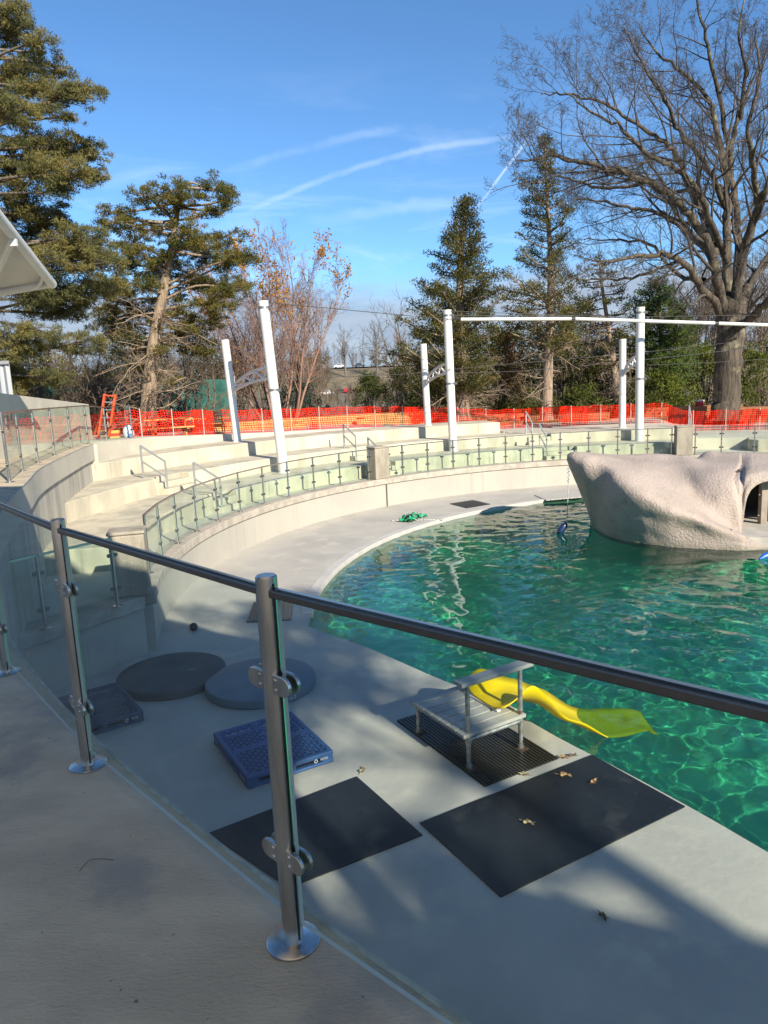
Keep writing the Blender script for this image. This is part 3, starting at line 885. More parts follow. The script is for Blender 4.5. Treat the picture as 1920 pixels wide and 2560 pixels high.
def tubes(name, br, mat, parent, smooth=True):
    m = MB()
    for b in br: m.tube(b[0], b[1], b[2], caps=False)
    return m.build(name, mat, parent, smooth=smooth, recalc=False, angle=180)


def leaf_clumps(cent, rad, npc, ln, wd, up=.3, flat=.6):
    """cards scattered in flattened clumps, pointing outwards and up"""
    cent = np.asarray(cent); rad = np.asarray(rad); K = len(cent)
    num = np.maximum(4, (npc * (rad / rad.mean()) ** 2).astype(int))
    idx = np.repeat(np.arange(K), num); n = len(idx)
    g = rng.normal(size=(n, 3)); g /= np.linalg.norm(g, axis=1, keepdims=True)
    rr = rng.random((n, 1)) ** .45
    off = g * rr * rad[idx][:, None]; off[:, 2] *= flat
    ax = g * .8 + rng.normal(size=(n, 3)) * .55; ax[:, 2] += up
    return cards(cent[idx] + off, ax, ln, wd)


def conifer(label, cat, trunk, prof, dist, mat_leaf, mat_bark, nb=70, zmin=None, tilt=.25, droop=0.0, clump=.42, npc=42, ln=.17, wd=.055, r0=.3, base_z=None,
            dead=20, inner=.35, seed=1, group='evergreens behind the orange net', name='cedar_tree', npb=1.0, lower=None, deptH=1.0, pads=None, padn=1.0, jag=(.72, 1.06)):
    """trunk: photo pixels of the trunk line; prof: rows (py, left px, right px) of the crown outline"""
    G = random.Random(seed)
    T = [at(px, py, dist) for px, py in trunk]
    T = cat_rom(T, 6)
    o = thing(name, T[0], label, cat, group)
    n = len(T); m = MB(); m.tube(T, [r0 * (1.25 if i == 0 else 1) * (1 - .93 * (i / (n - 1)) ** .9) + .012 for i in range(n)], 14, caps=False); m.build('trunk', mat_bark, o, smooth=True, angle=180)
    rows = [(at(xc, py, dist).z, at(xl, py, dist).x, at(xr, py, dist).x) for py, xl, xr in prof for xc in [(xl + xr) / 2]]
    rows.sort()
    def tx(z):
        for a, b in zip(T, T[1:]):
            if a.z <= z <= b.z: return a.lerp(b, (z - a.z) / max(1e-6, b.z - a.z))
        return T[-1] if z > T[-1].z else T[0]
    br = []; cent = []; rad = []
    z0, z1 = rows[0][0], rows[-1][0]
    for k in range(nb):
        z = z0 + (z1 - z0) * ((k + G.random()) / nb)
        L_ = lerp_tab([(a, b) for a, b, c in rows], z); R_ = lerp_tab([(a, c) for a, b, c in rows], z); c0 = tx(z)
        eL, eR = max(.1, c0.x - L_), max(.1, R_ - c0.x); dp = .5 * (eL + eR) * deptH
        ph = k * 2.39996 + G.uniform(-.5, .5); e = eR if math.cos(ph) > 0 else eL
        rr = math.sqrt((math.cos(ph) * e) ** 2 + (math.sin(ph) * dp) ** 2) * G.uniform(*jag)
        rise = tilt * rr * G.uniform(.5, 1.3)
        s = tx(z - rise); tip = Vector((c0.x + math.cos(ph) * rr, c0.y + math.sin(ph) * rr, z - droop * rr * G.uniform(.2, 1)))
        mid = s.lerp(tip, .5) + Vector((0, 0, -.08 * rr * G.uniform(-.3, 1.5)))
        pts = [p for p in cat_rom([s, mid, tip], 4)]
        br.append((pts, [max(.012, .02 + .016 * rr * (1 - i / len(pts))) for i in range(len(pts))], 5, 0))
        nc = max(2, int(rr / (clump * .62) * npb))
        for j in range(nc):
            u = inner + (1 - inner) * (j + G.random()) / nc
            f = u * (len(pts) - 1); i = min(int(f), len(pts) - 2); q = pts[i].lerp(pts[i + 1], f - i)
            sp = clump * (.55 + .8 * G.random()) * (1.1 - .35 * u)
            sw = rr * .17 * (1.15 - u); off = Vector((G.gauss(0, 1) * sw, G.gauss(0, 1) * sw, G.gauss(0, .45) * sw + .06))
            c_ = q + off; cent.append(c_); rad.append(sp)
            br.append(([q, q.lerp(c_, .5) + Vector((0, 0, .03)), c_], [.014, .01, .006], 3, 1))
    for (px, py, w_, h_) in (pads or []):
        Yd = dist + G.gauss(0, 1.3)
        if abs(px - topx(tx(at(px, py, dist).z))[0]) < 55 and px > 290 and py > 610: Yd = dist + .7 + abs(Yd - dist)
        pc = at(px, py, Yd); hw, hh = w_ / FOC * Yd * .5, h_ / FOC * Yd * .5
        s = tx(pc.z - G.uniform(-.3, .9)); mid = s.lerp(pc, .5) + Vector((0, 0, G.uniform(-.1, .35)))
        pts = cat_rom([s, mid, pc], 4); br.append((pts, [max(.014, .07 - .05 * i / len(pts)) for i in range(len(pts))], 5, 0))
        for j in range(max(4, int(w_ * h_ / 125 * padn))):
            a = G.uniform(0, 6.283); e = G.random() ** .5
            c_ = pc + Vector((math.cos(a) * e * hw, G.gauss(0, .55) * max(hw, .5), math.sin(a) * e * hh)); cent.append(c_); rad.append(clump * G.uniform(.22, .72))
            br.append(([pc.lerp(pts[-3], G.random()), c_], [.014, .005], 3, 1))
    cfg = Cfg(seg=[6, 4, 3], wig=[.16, .25, .3], trop=[-.02, -.03, 0], tip=[.3, .3, .4], sides=[4, 3, 3], kids=[7, 5], t0=[.25, .2], ang=[50, 45], lr=[.42, .5], rr=.55, rmin=.007)
    zl = lower if lower is not None else z0
    for k in range(dead):
        z = T[0].z + (zl - T[0].z) * G.uniform(.12, 1.15); p = tx(z); a = G.uniform(0, 6.283)
        grow(br, p, Vector((math.cos(a), math.sin(a), G.uniform(-.3, .25))).normalized(), G.uniform(.8, 2.6), .035, 0, cfg, G)
    tubes('branches', br, mat_bark, o)
    fast_mesh('crown', leaf_clumps(cent, rad, npc, ln, wd), 4, mat_leaf, o)
    return o


# big cedar at the far left, its trunk outside the picture
conifer('huge olive green cedar at the far left edge, long feathery limbs reaching over the canopy', 'tree',
        [(-190, 1100), (-170, 800), (-150, 500), (-130, 200), (-120, -80), (-115, -330)],
        [(-330, -160, -70), (-120, -330, 20), (5, -380, 80), (66, -400, 92), (100, -400, 132), (160, -430, 172), (200, -430, 150), (228, -450, 246), (290, -450, 190), (350, -460, 215), (385, -470, 270), (440, -470, 262), (490, -470, 150), (525, -480, 176), (575, -480, 205), (600, -490, 270), (660, -490, 300), (740, -500, 300), (800, -500, 255), (860, -500, 240), (930, -500, 215), (985, -490, 150)],
        24, cedar_olive, bark, nb=46, tilt=.02, droop=.16, clump=.40, npc=70, ln=.14, wd=.024, r0=.45, seed=21, dead=70, inner=.2, npb=.9, lower=4.6, jag=(.3, .8), padn=1.15,
        pads=[(38, 21, 80, 40), (25, 46, 70, 45), (63, 67, 55, 30), (97, 97, 70, 35), (25, 101, 80, 45), (84, 131, 40, 25), (139, 165, 70, 40), (84, 165, 70, 35), (25, 177, 80, 50), (211, 236, 75, 55), (160, 236, 70, 40), (105, 228, 90, 50), (38, 224, 100, 50), (169, 291, 55, 25), (118, 274, 70, 30), (34, 278, 100, 55), (228, 380, 80, 50), (177, 367, 90, 60), (118, 371, 110, 70), (51, 350, 100, 60), (236, 439, 70, 50), (177, 439, 110, 60), (118, 426, 120, 70), (42, 418, 110, 80), (127, 481, 60, 30), (51, 485, 100, 60), (156, 536, 50, 60), (105, 544, 90, 50), (51, 540, 100, 70), (169, 600, 120, 60), (236, 603, 100, 60), (105, 590, 110, 60), (203, 645, 140, 60), (262, 658, 100, 50), (127, 654, 120, 70), (203, 719, 150, 70), (148, 762, 150, 80), (105, 829, 100, 40), (203, 859, 120, 50), (42, 859, 120, 90), (127, 943, 100, 40), (40, 640, 120, 80), (70, 730, 120, 80), (260, 720, 110, 50), (30, 940, 100, 60)])
# flat topped juniper with the pale leaning trunk
conifer('flat topped juniper with a pale twisting trunk, left of the white posts', 'tree',
        [(370, 1092), (374, 960), (390, 830), (410, 720), (432, 610), (445, 520), (452, 468)],
        [(452, 400, 590), (468, 340, 592), (500, 330, 605), (520, 262, 600), (548, 256, 592), (565, 250, 560), (590, 300, 600), (610, 330, 600), (640, 300, 640), (665, 285, 640), (700, 280, 640), (740, 260, 615), (790, 250, 600), (830, 260, 580), (880, 270, 560), (920, 290, 540), (960, 320, 500)],
        29, cedar_green, bark_pale, nb=16, tilt=.12, droop=.05, clump=.40, npc=64, ln=.13, wd=.028, r0=.34, seed=5, dead=64, inner=.35, npb=.6, lower=7.0, jag=(.25, .7), padn=1.0,
        pads=[(367, 490, 90, 48), (426, 477, 80, 45), (465, 488, 70, 40), (506, 468, 50, 42), (545, 477, 80, 50), (566, 500, 50, 50), (278, 532, 60, 35), (320, 540, 70, 40), (270, 560, 60, 28), (305, 572, 90, 30), (523, 528, 60, 30), (400, 582, 90, 50), (455, 587, 90, 60), (507, 603, 110, 50), (570, 590, 80, 35), (592, 645, 110, 35), (320, 610, 70, 50), (358, 640, 80, 50), (527, 637, 110, 45), (312, 658, 60, 40), (380, 677, 110, 60), (338, 711, 120, 60), (549, 711, 120, 50), (582, 720, 100, 36), (536, 753, 110, 60), (426, 736, 80, 50), (498, 804, 130, 60), (452, 837, 120, 60), (270, 804, 100, 60), (320, 820, 120, 80), (410, 520, 70, 40), (300, 760, 120, 60), (560, 660, 60, 30), (620, 650, 50, 24), (420, 640, 90, 50), (470, 680, 80, 50), (400, 780, 90, 60), (350, 880, 120, 50), (500, 870, 120, 40)])
conifer('broad dark cedar behind the middle posts, its top a lone spire', 'tree',
        [(1158, 1050), (1153, 900), (1150, 800), (1152, 650), (1160, 560), (1166, 494)],
        [(494, 1156, 1176), (515, 1140, 1190), (545, 1135, 1200), (562, 1105, 1205), (590, 1085, 1215), (620, 1065, 1255), (650, 1075, 1250), (690, 1040, 1240), (730, 1025, 1265), (770, 1000, 1262), (810, 985, 1255), (850, 980, 1240), (890, 990, 1240), (930, 1000, 1235), (975, 1010, 1220)],
        37, cedar_dark, bark_pale, nb=104, tilt=.45, droop=-.05, clump=.52, npc=66, ln=.18, wd=.045, r0=.36, seed=8, dead=40, inner=.3, npb=1.1, lower=5.0, jag=(.5, 1.15))
conifer('tall pointed cedar with a bare pale lower trunk, right of the middle posts', 'tree',
        [(1366, 1050), (1370, 920), (1375, 800), (1376, 650), (1368, 500), (1362, 342)],
        [(340, 1357, 1366), (365, 1350, 1372), (390, 1345, 1385), (420, 1320, 1390), (440, 1300, 1400), (465, 1275, 1395), (500, 1290, 1415), (530, 1240, 1440), (560, 1260, 1430), (585, 1236, 1440), (620, 1270, 1440), (660, 1275, 1450), (700, 1240, 1470), (740, 1235, 1480), (780, 1250, 1480), (820, 1265, 1470), (860, 1280, 1450)],
        37, cedar_green, bark_pale, nb=72, tilt=.4, droop=0, clump=.46, npc=64, ln=.17, wd=.04, r0=.3, seed=13, dead=46, inner=.3, npb=1.0, lower=7.5, jag=(.4, 1.2))
conifer('thin leaning cedar with a forked bare trunk, between the tall cedar and the right posts', 'tree',
        [(1548, 1050), (1540, 960), (1530, 880), (1518, 800), (1503, 700), (1498, 640)],
        [(640, 1480, 1510), (690, 1440, 1560), (730, 1420, 1580), (780, 1430, 1590), (830, 1440, 1590), (880, 1460, 1580), (930, 1480, 1580)],
        41, cedar_dark, bark_pale, nb=34, tilt=.1, droop=.1, clump=.4, npc=26, ln=.18, wd=.06, r0=.26, seed=33, dead=52, inner=.4, npb=.8, lower=7.0)
conifer('bright green white pine behind the right pair of white posts', 'tree',
        [(1650, 1060), (1655, 900), (1650, 800), (1640, 698)],
        [(697, 1625, 1655), (720, 1585, 1690), (740, 1570, 1700), (765, 1560, 1725), (800, 1565, 1735), (840, 1555, 1745), (880, 1560, 1750), (920, 1560, 1740), (960, 1565, 1720), (1010, 1580, 1710)],
        46, pine_leaf, bark, nb=90, tilt=.18, droop=-.02, clump=.55, npc=50, ln=.26, wd=.05, r0=.25, seed=17, dead=4, inner=.3, npb=1.1, name='pine_tree')

# the great bare oak
G = random.Random(4)
OY = 38.0


def limb(rows, r0, r1):
    P = [at(px, py, OY + dy) for px, py, dy in rows]; P = cat_rom(P, 5); n = len(P)
    P = [p + Vector((G.gauss(0, .05), G.gauss(0, .05), G.gauss(0, .05))) if 0 < i < n - 1 else p for i, p in enumerate(P)]
    return P, [r0 + (r1 - r0) * (i / (n - 1)) for i in range(n)]


tk = [(1808, 1062, 0), (1812, 1020, 0), (1818, 950, 0), (1822, 880, 0), (1826, 810, 0), (1830, 760, 0)]
P_, _ = limb(tk, 1, 1)
oak = thing('oak_tree', P_[0], 'huge bare oak with a thick dark trunk at right, leafless branches filling the sky', 'tree')
m = MB(); n = len(P_); m.tube(P_, [.70 * (1 + .55 * math.exp(-i * .9)) * (1 - .10 * i / n) * (1.12 if i > n - 4 else 1) for i in range(n)], 28, caps=False)
tr_ = m.build('trunk', bark_dark, oak, smooth=True, angle=180)
LIMBS = [
    ([(1816, 800, 0), (1760, 720, -1), (1700, 652, -2.5), (1640, 640, -4), (1560, 648, -5), (1480, 660, -6)], .30, .05),
    ([(1815, 790, 0), (1795, 700, -1), (1760, 590, -1.5), (1700, 510, -2), (1620, 455, -3), (1540, 425, -3.5), (1450, 405, -4), (1380, 393, -4), (1290, 402, -4.5)], .36, .04),
    ([(1790, 640, -.5), (1760, 540, 0), (1725, 470, 1), (1690, 390, 1), (1660, 355, 1), (1590, 310, 1.5), (1510, 258, 2), (1420, 238, 2), (1352, 236, 2)], .27, .035),
    ([(1826, 780, 0), (1818, 650, 1), (1818, 540, 2), (1815, 440, 2), (1790, 320, 3), (1768, 240, 3), (1700, 180, 4), (1640, 130, 4), (1600, 60, 5)], .34, .035),
    ([(1832, 770, 0), (1846, 640, 2), (1835, 500, 3), (1828, 380, 4), (1850, 280, 4), (1880, 200, 5), (1912, 140, 5)], .34, .04),
    ([(1836, 770, 0), (1860, 640, -1), (1895, 520, -2), (1920, 460, -3), (1960, 330, -3), (1990, 180, -4)], .36, .05),
    ([(1838, 790, 0), (1880, 700, 1), (1930, 640, 2), (2010, 560, 2), (2090, 470, 2)], .36, .05),
    ([(1836, 830, 0), (1880, 790, -2), (1930, 745, -4), (2020, 690, -5), (2120, 660, -5)], .34, .06),
    ([(1828, 790, 0), (1800, 680, 3), (1740, 600, 5), (1660, 540, 6), (1580, 520, 6.5), (1500, 500, 7), (1430, 497, 7)], .28, .035),
    ([(1818, 660, 1), (1780, 560, -2), (1720, 440, -4), (1640, 400, -5), (1560, 330, -5), (1480, 280, -5), (1410, 230, -5)], .22, .03),
    ([(1815, 520, 2), (1770, 420, 0), (1700, 330, -1), (1650, 230, -2), (1600, 150, -2), (1560, 70, -2)], .2, .03),
    ([(1828, 400, 4), (1800, 250, 3), (1770, 120, 2), (1745, 10, 2), (1730, -60, 2)], .2, .03),
    ([(1850, 300, 4), (1862, 180, 3), (1850, 80, 2), (1862, -30, 2)], .17, .03),
    ([(1895, 520, -2), (1880, 400, -4), (1872, 300, -5), (1900, 180, -5), (1885, 60, -5)], .2, .03),
    ([(1760, 700, -1), (1700, 690, 2), (1620, 610, 4), (1540, 600, 5), (1460, 600, 5)], .18, .03),
    ([(1700, 652, -2.5), (1600, 690, -3), (1500, 700, -3), (1420, 690, -3.5)], .12, .03),
    ([(1725, 470, 1), (1650, 480, 3), (1600, 440, 4), (1520, 420, 5), (1420, 440, 5)], .14, .03),
    ([(1620, 455, -3), (1520, 470, -2), (1440, 450, -1), (1360, 420, 0), (1300, 330, 0)], .12, .025),
]
oc = Cfg(seg=[8, 7, 5, 4, 3], wig=[.1, .15, .2, .24, .28], trop=[.02, .05, .06, .05, .04], tip=[.3, .28, .3, .4, .5], sides=[8, 6, 4, 3, 3],
         kids=[12, 7, 6, 4], t0=[.14, .18, .14, .1], ang=[40, 42, 44, 46], lr=[.30, .48, .50, .52], rr=.42, rmin=.0065)
big, fine = [], []
for rows, a, b in LIMBS:
    P_, r_l = limb(rows, a * .74, b * .8)
    big.append((P_, r_l, 12, 0)); L = sum((q - p).length for p, q in zip(P_, P_[1:]))
    kids(fine, P_, r_l, L, 0, oc, G, num=int(5 + L * .95))
lo = MB()
for b_ in big: lo.tube(b_[0], b_[1], b_[2], caps=False)
lo.build('limbs', bark_dark, oak, smooth=True, recalc=False, angle=180)
tubes('twigs', fine, twig_dark, oak)

# bare trees further back


def bare_tree(label, base, height, spread, mat, seed, name='bare_tree', stems=1, group='bare trees beyond the net', leaf=None, cfg=None, r=None, up=.12, lean=.0, rmin=.012):
    G = random.Random(seed); base = Vector(base)
    o = thing(name, base, label, 'tree', group)
    c = cfg or Cfg(seg=[8, 6, 5, 4], wig=[.07, .13, .2, .25], trop=[.05, up, up, .05], tip=[.2, .25, .3, .5], sides=[8, 5, 4, 3], kids=[16, 9, 6], t0=[.22, .2, .15], ang=[38, 38, 40], lr=[.46, .46, .45], rr=.55, rmin=rmin)
    br = []
    for k in range(stems):
        a = 6.283 * k / max(1, stems) + G.random(); s_ = spread * G.uniform(.3, 1.0) if stems > 1 else lean
        d = Vector((math.cos(a) * s_, math.sin(a) * s_, 1)).normalized()
        grow(br, base + Vector((math.cos(a), math.sin(a), 0)) * (.25 * stems ** .5 if stems > 1 else 0) - Vector((0, 0, .2)), d, height * G.uniform(.8, 1.05), r or height * .016, 0, c, G)
    m = MB()
    for b in br:
        if b[3] == 0: m.tube(b[0], b[1], b[2], caps=False)
    m.build('trunk', mat, o, smooth=True, recalc=False, angle=180)
    tubes('twigs', [b for b in br if b[3] > 0], mat, o)
    if leaf:
        lm, frac, zc = leaf
        tips = np.array([tuple(b[0][-1]) for b in br if b[3] >= 2]); z = tips[:, 2] - base.z
        pr = np.clip((z / height - zc) * 2.2, 0.02, 1) * frac * np.clip(.35 + .9 * np.sin(tips[:, 0] * 1.3 + tips[:, 2] * .9), .05, 1.3)
        tips = tips[rng.random(len(tips)) < pr]
        tips = np.repeat(tips, 3, axis=0) + rng.normal(size=(len(tips) * 3, 3)) * .1
        fast_mesh('leaves', cards(tips, rng.normal(size=tips.shape), .16, .09), 4, lm, o)
    return o


gz = lambda p: ground_z(p.x, p.y)


def on_ground(px, Y):
    p = at(px, 1000, Y); p.z = ground_z(p.x, p.y); return p


bare_tree('reddish many-stemmed bare maple with a few orange leaves, behind the left posts', on_ground(695, 43), 10.8, .62, twig_red, 3, stems=13, leaf=(orange_leaf, .62, .5), rmin=.009,
          cfg=Cfg(seg=[9, 6, 5, 4], wig=[.06, .1, .16, .22], trop=[.03, .05, .06, .05], tip=[.15, .25, .35, .5], sides=[7, 4, 3, 3], kids=[18, 9, 5], t0=[.2, .15, .15], ang=[30, 32, 36], lr=[.30, .45, .45], rr=.5, rmin=.009), r=.085)
bare_tree('bare grey tree far off on the hill, left of the two', on_ground(868, 262), 17, 0, twig_far, 7, r=.45, rmin=.03)
bare_tree('bare grey tree far off on the hill, right of the two', on_ground(945, 258), 18, 0, twig_far, 9, r=.5, rmin=.03)
bare_tree('pinkish bare tree beside the dark cedar, far beyond the net', on_ground(1012, 150), 11, 0, twig_red, 12, r=.25, rmin=.02)
bare_tree('brown bare tree between the juniper and the maple, in the hazy distance', on_ground(610, 110), 9, .3, twig_brown, 14, stems=4, rmin=.016, r=.14)
bare_tree('brown bare tree tangle left of the maple, over the slope', on_ground(795, 120), 8.5, .4, twig_brown, 15, stems=5, rmin=.016, r=.12)
for i, (px, Y, h, sd_) in enumerate(((1690, 58, 9.5, 31), (1760, 62, 11, 32), (1880, 56, 11, 35), (1925, 66, 12, 36))):
    bare_tree(['slim bare tree just left of the oak, behind the pine', 'slim bare tree hidden in part by the oak trunk', 'slim pale bare tree right of the oak trunk', 'slim bare tree at the right edge behind the oak'][i], on_ground(px, Y), h, .3, twig_brown, sd_, stems=4, r=.11, rmin=.012)
for i, (px, Y, h, sd_) in enumerate(((30, 40, 6.5, 41), (120, 35, 4.6, 42), (205, 36, 4.6, 43), (305, 35, 4.2, 45), (460, 36, 4.6, 46), (560, 50, 6.0, 47))):
    bare_tree(['bare brown thicket tree at the left edge under the canopy', 'bare brown thicket tree above the sloping concrete wall', 'bare brown thicket tree above the orange stepladder', 'bare brown thicket tree left of the pale juniper trunk', 'bare brown thicket tree right of the pale juniper trunk', 'bare brown thicket tree behind the short white post at left'][i], on_ground(px, Y), h, .55, twig_brown, sd_, stems=8, r=.075, rmin=.010, name='thicket_tree',
              cfg=Cfg(seg=[7, 5, 4], wig=[.13, .2, .26], trop=[.02, .02, .02], tip=[.2, .3, .4], sides=[5, 3, 3], kids=[14, 8], t0=[.15, .1], ang=[45, 45], lr=[.45, .45], rr=.5, rmin=.010))


def shrub(label, px, Y, wpx, hpx, mat, seed, npc=55, name='shrub', cat='shrub', clump=.5, ln=.17, wd=.075, n=None, group='shrubs beyond the net', dep=.8):
    """a shrub wpx wide and hpx high in photo pixels, standing on the ground Y metres ahead"""
    G = random.Random(seed); b = on_ground(px, Y); W = wpx / FOC * Y / 2; H = hpx / FOC * Y
    o = thing(name, b, label, cat, group); cent, rad, br = [], [], []
    n = n or int(26 + W * H * 9)
    for k in range(n):
        a = G.uniform(0, 6.283); h = G.random() ** .8; e = math.sqrt(max(0.04, 1 - (h * 1.0) ** 2.4)) * (G.random() ** .45) * G.uniform(.85, 1.1)
        c = b + Vector((math.cos(a) * e * W, math.sin(a) * e * W * dep, H * h * G.uniform(.86, 1.08))); cent.append(c); rad.append(clump * G.uniform(.6, 1.3))
        if k % 3 == 0: br.append(([b + Vector((math.cos(a) * .3, math.sin(a) * .3, -.1)), b.lerp(c, .5) + Vector((0, 0, .2)), c], [.03, .02, .008], 4, 0))
    tubes('stems', br, twig_brown, o)
    fast_mesh('foliage', leaf_clumps(cent, rad, npc, ln, wd, flat=.75), 4, mat, o)
    return o


shrub('round dark shrub in the gap between the maple and the dark cedar', 925, 62, 110, 100, shrub_leaf, 1, clump=.5)
shrub('brownish wispy shrub right of the round dark shrub', 1000, 58, 120, 105, cedar_green, 2, clump=.45, npc=30)
shrub('low dark green shrub at the foot of the dark cedar', 1090, 45, 190, 110, shrub_leaf, 3)
shrub('tall dark shrub mass between the two cedars', 1265, 47, 230, 210, cedar_dark, 4, clump=.6)
shrub('leafy shrub behind the bare lower trunk of the tall cedar', 1400, 48, 230, 190, shrub_leaf, 5, clump=.6)
shrub('dark shrub under the thin leaning cedar', 1520, 48, 200, 170, cedar_dark, 6, clump=.6)
shrub('low yellow green shrub in front of the white pine', 1660, 44, 210, 110, shrub_yel, 7)
shrub('yellow green shrub between the pine and the oak trunk', 1755, 48, 130, 150, shrub_yel, 8)
shrub('large yellow green shrub right of the oak trunk', 1895, 46, 200, 160, shrub_yel, 9)
shrub('rusty brown shrub between the dark cedar and the tall cedar', 1262, 41, 120, 230, leafmat("rusty_foliage", (.20, .11, .045), (.10, .075, .03), 1), 10, npc=34)
shrub('low blue green juniper shrub behind the leftmost tall post', 735, 50, 180, 95, blue_leaf, 11)
shrub('low blue green juniper shrub left of the leftmost posts', 520, 48, 150, 90, blue_leaf, 12, npc=36)
shrub('olive shrub hanging over the sloping concrete wall', 60, 37, 260, 180, cedar_olive, 14, npc=30)
shrub('olive shrub behind the orange stepladder', 235, 39, 170, 150, cedar_green, 15, npc=28)
# shrubs along the foot of the right thicket
for i, (px, w_, h_) in enumerate(((1185, 170, 80), (1320, 180, 75), (1460, 170, 80), (1590, 150, 80))):
    shrub(['low leafy bush below the dark cedar, just over the orange net', 'low leafy bush left of the tall cedar trunk, just over the orange net', 'low leafy bush right of the tall cedar trunk, just over the orange net', 'low leafy bush behind the right white posts'][i], px, 41, w_, h_, shrub_leaf, 50 + i, name='bush')

# dense evergreens and thickets that close the view at left
shrub('tall dark evergreen mass behind the juniper trunk', 330, 42, 260, 210, cedar_dark, 60, clump=.6, npc=40)
shrub('tall olive evergreen mass below the huge cedar, left of the juniper', 120, 40, 330, 230, cedar_green, 61, clump=.6, npc=36)
shrub('dark evergreen mass right of the juniper, behind the short white post', 520, 52, 190, 190, cedar_dark, 62, clump=.55, npc=30)
shrub('dense dark evergreen mass behind the dark cedar', 1110, 52, 260, 230, cedar_dark, 63, clump=.6, npc=40)
shrub('dense dark evergreen mass behind the tall cedar and its neighbours', 1440, 54, 260, 260, cedar_dark, 64, clump=.6, npc=40)
G = random.Random(70); br = []
mc = Cfg(seg=[6, 5, 4], wig=[.1, .18, .24], trop=[.05, .08, .06], tip=[.2, .3, .5], sides=[5, 3, 3], kids=[14, 8], t0=[.15, .15], ang=[38, 42], lr=[.44, .45], rr=.5, rmin=.016)
for k in range(150):
    y = G.uniform(62, 190); px = G.choice((G.uniform(-100, 790), G.uniform(-100, 790), G.uniform(1020, 2000)))
    p_ = on_ground(px, y); grow(br, p_ - Vector((0, 0, .3)), Vector((G.gauss(0, .12), G.gauss(0, .12), 1)).normalized(), G.uniform(6, 10.5), .12, 0, mc, G)
for k in range(90):
    y = G.uniform(75, 200); p_ = on_ground(G.uniform(740, 1030), y); grow(br, p_ - Vector((0, 0, .3)), Vector((G.gauss(0, .25), G.gauss(0, .25), 1)).normalized(), G.uniform(1.6, 3.4), .07, 0, mc, G)
tw = tubes('bare_wood', br, twig_brown, None); tag(tw, kind='stuff')
# far wood along the hill top: one mass
G = random.Random(77); br = []
fc = Cfg(seg=[5, 4, 3], wig=[.08, .16, .2], trop=[.05, .08, .08], tip=[.2, .3, .5], sides=[4, 3, 3], kids=[12, 7], t0=[.25, .2], ang=[38, 40], lr=[.42, .45], rr=.5, rmin=.045)
for k in range(150):
    x = G.uniform(-190, 300); y = G.uniform(300, 420); grow(br, Vector((x, y, ground_z(x, y) - .3)), Vector((G.gauss(0, .05), 0, 1)), G.uniform(9, 17), .28, 0, fc, G)
tw = tubes('far_wood', br, twig_far, None); tag(tw, kind='stuff')
cent, rad = [], []
for k in range(60):
    x = G.uniform(-190, 330); y = G.uniform(300, 400)
    for j in range(10): cent.append((x + G.gauss(0, 2), y, ground_z(x, y) + G.uniform(.5, 7))); rad.append(G.uniform(1, 2))
fo = fast_mesh('far_evergreens', leaf_clumps(cent, rad, 40, .9, .5), 4, cedar_dark); tag(fo, kind='stuff')
# brushy growth on the near slope
br = []; G = random.Random(78)
sc = Cfg(seg=[4, 3], wig=[.2, .3], trop=[.02, 0], tip=[.3, .4], sides=[3, 3], kids=[5], t0=[.2], ang=[40], lr=[.5], rr=.6, rmin=.01)
for k in range(1500):
    y = 48 + 120 * G.random() ** 1.6; x = G.uniform(-.75, .75) * y; p = Vector((x, y, ground_z(x, y) - .1))
    grow(br, p, Vector((G.gauss(0, .4), G.gauss(0, .4), 1)).normalized(), G.uniform(.7, 2.2), .02, 0, sc, G)
tw = tubes('brush', br, twig_brown, None); tag(tw, kind='stuff')
# fallen leaves and grass on the ground beyond the net
n_ = 26000; r_ = 26 + 34 * rng.random(n_) ** 1.3; a_ = np.radians(rng.uniform(35, 165, n_)); xx = C[0] + r_ * np.cos(a_); yy = C[1] + r_ * np.sin(a_)
zz = np.array([ground_z(x, y) for x, y in zip(xx, yy)]) + .03
ax = rng.normal(size=(n_, 3)); ax[:, 2] *= .25
lf = fast_mesh('fallen_leaves', cards(np.stack([xx, yy, zz], -1), ax, .16, .10), 4, leafmat("fallen_leaves", (.26, .17, .09), (.14, .09, .05), 3)); tag(lf, kind='stuff')

# ================================================================== artificial rock in the pool
rock_m, t, out = newmat("sprayed_rock")
p = t.new('ShaderNodeBsdfPrincipled'); tc = t.new('ShaderNodeTexCoord').outputs['Object']
cc = t.mix(t.ramp(t.noise(tc, .8, 6), .35, .65), (.45, .37, .315), (.385, .32, .27))
cc = t.mix(t.ramp(t.noise(tc, 3.5, 5), .55, .75), cc, (.345, .285, .235))
sz = t.new('ShaderNodeSeparateXYZ'); t.l.new(tc, sz.inputs[0])
cc = t.mix(t.math('MULTIPLY', t.math('SUBTRACT', 1.0, t.ramp(t.math('ADD', sz.outputs[2], t.math('MULTIPLY', t.noise(tc, 4, 4), .25)), .05, .32)), .75), cc, (.20, .19, .135))
t.put(p.inputs['Base Color'], cc); p.inputs['Roughness'].default_value = .8
b = t.new('ShaderNodeBump'); b.inputs['Strength'].default_value = .8; b.inputs['Distance'].default_value = .05
t.put(b.inputs['Height'], t.math('ADD', t.noise(tc, 16, 4, .6), t.math('MULTIPLY', t.noise(tc, 45, 3), .5))); t.l.new(b.outputs[0], p.inputs['Normal']); t.l.new(p.outputs[0], out.inputs[0])

rk = thing('artificial_rock', at(1700, 1366, 17.4), 'large pinkish grey artificial rock with overhanging nose and cave opening in the pool', 'rock')


def A(px, py, Y): return at(px, py, Y)


def below(v, z): return Vector((v.x, v.y, z))


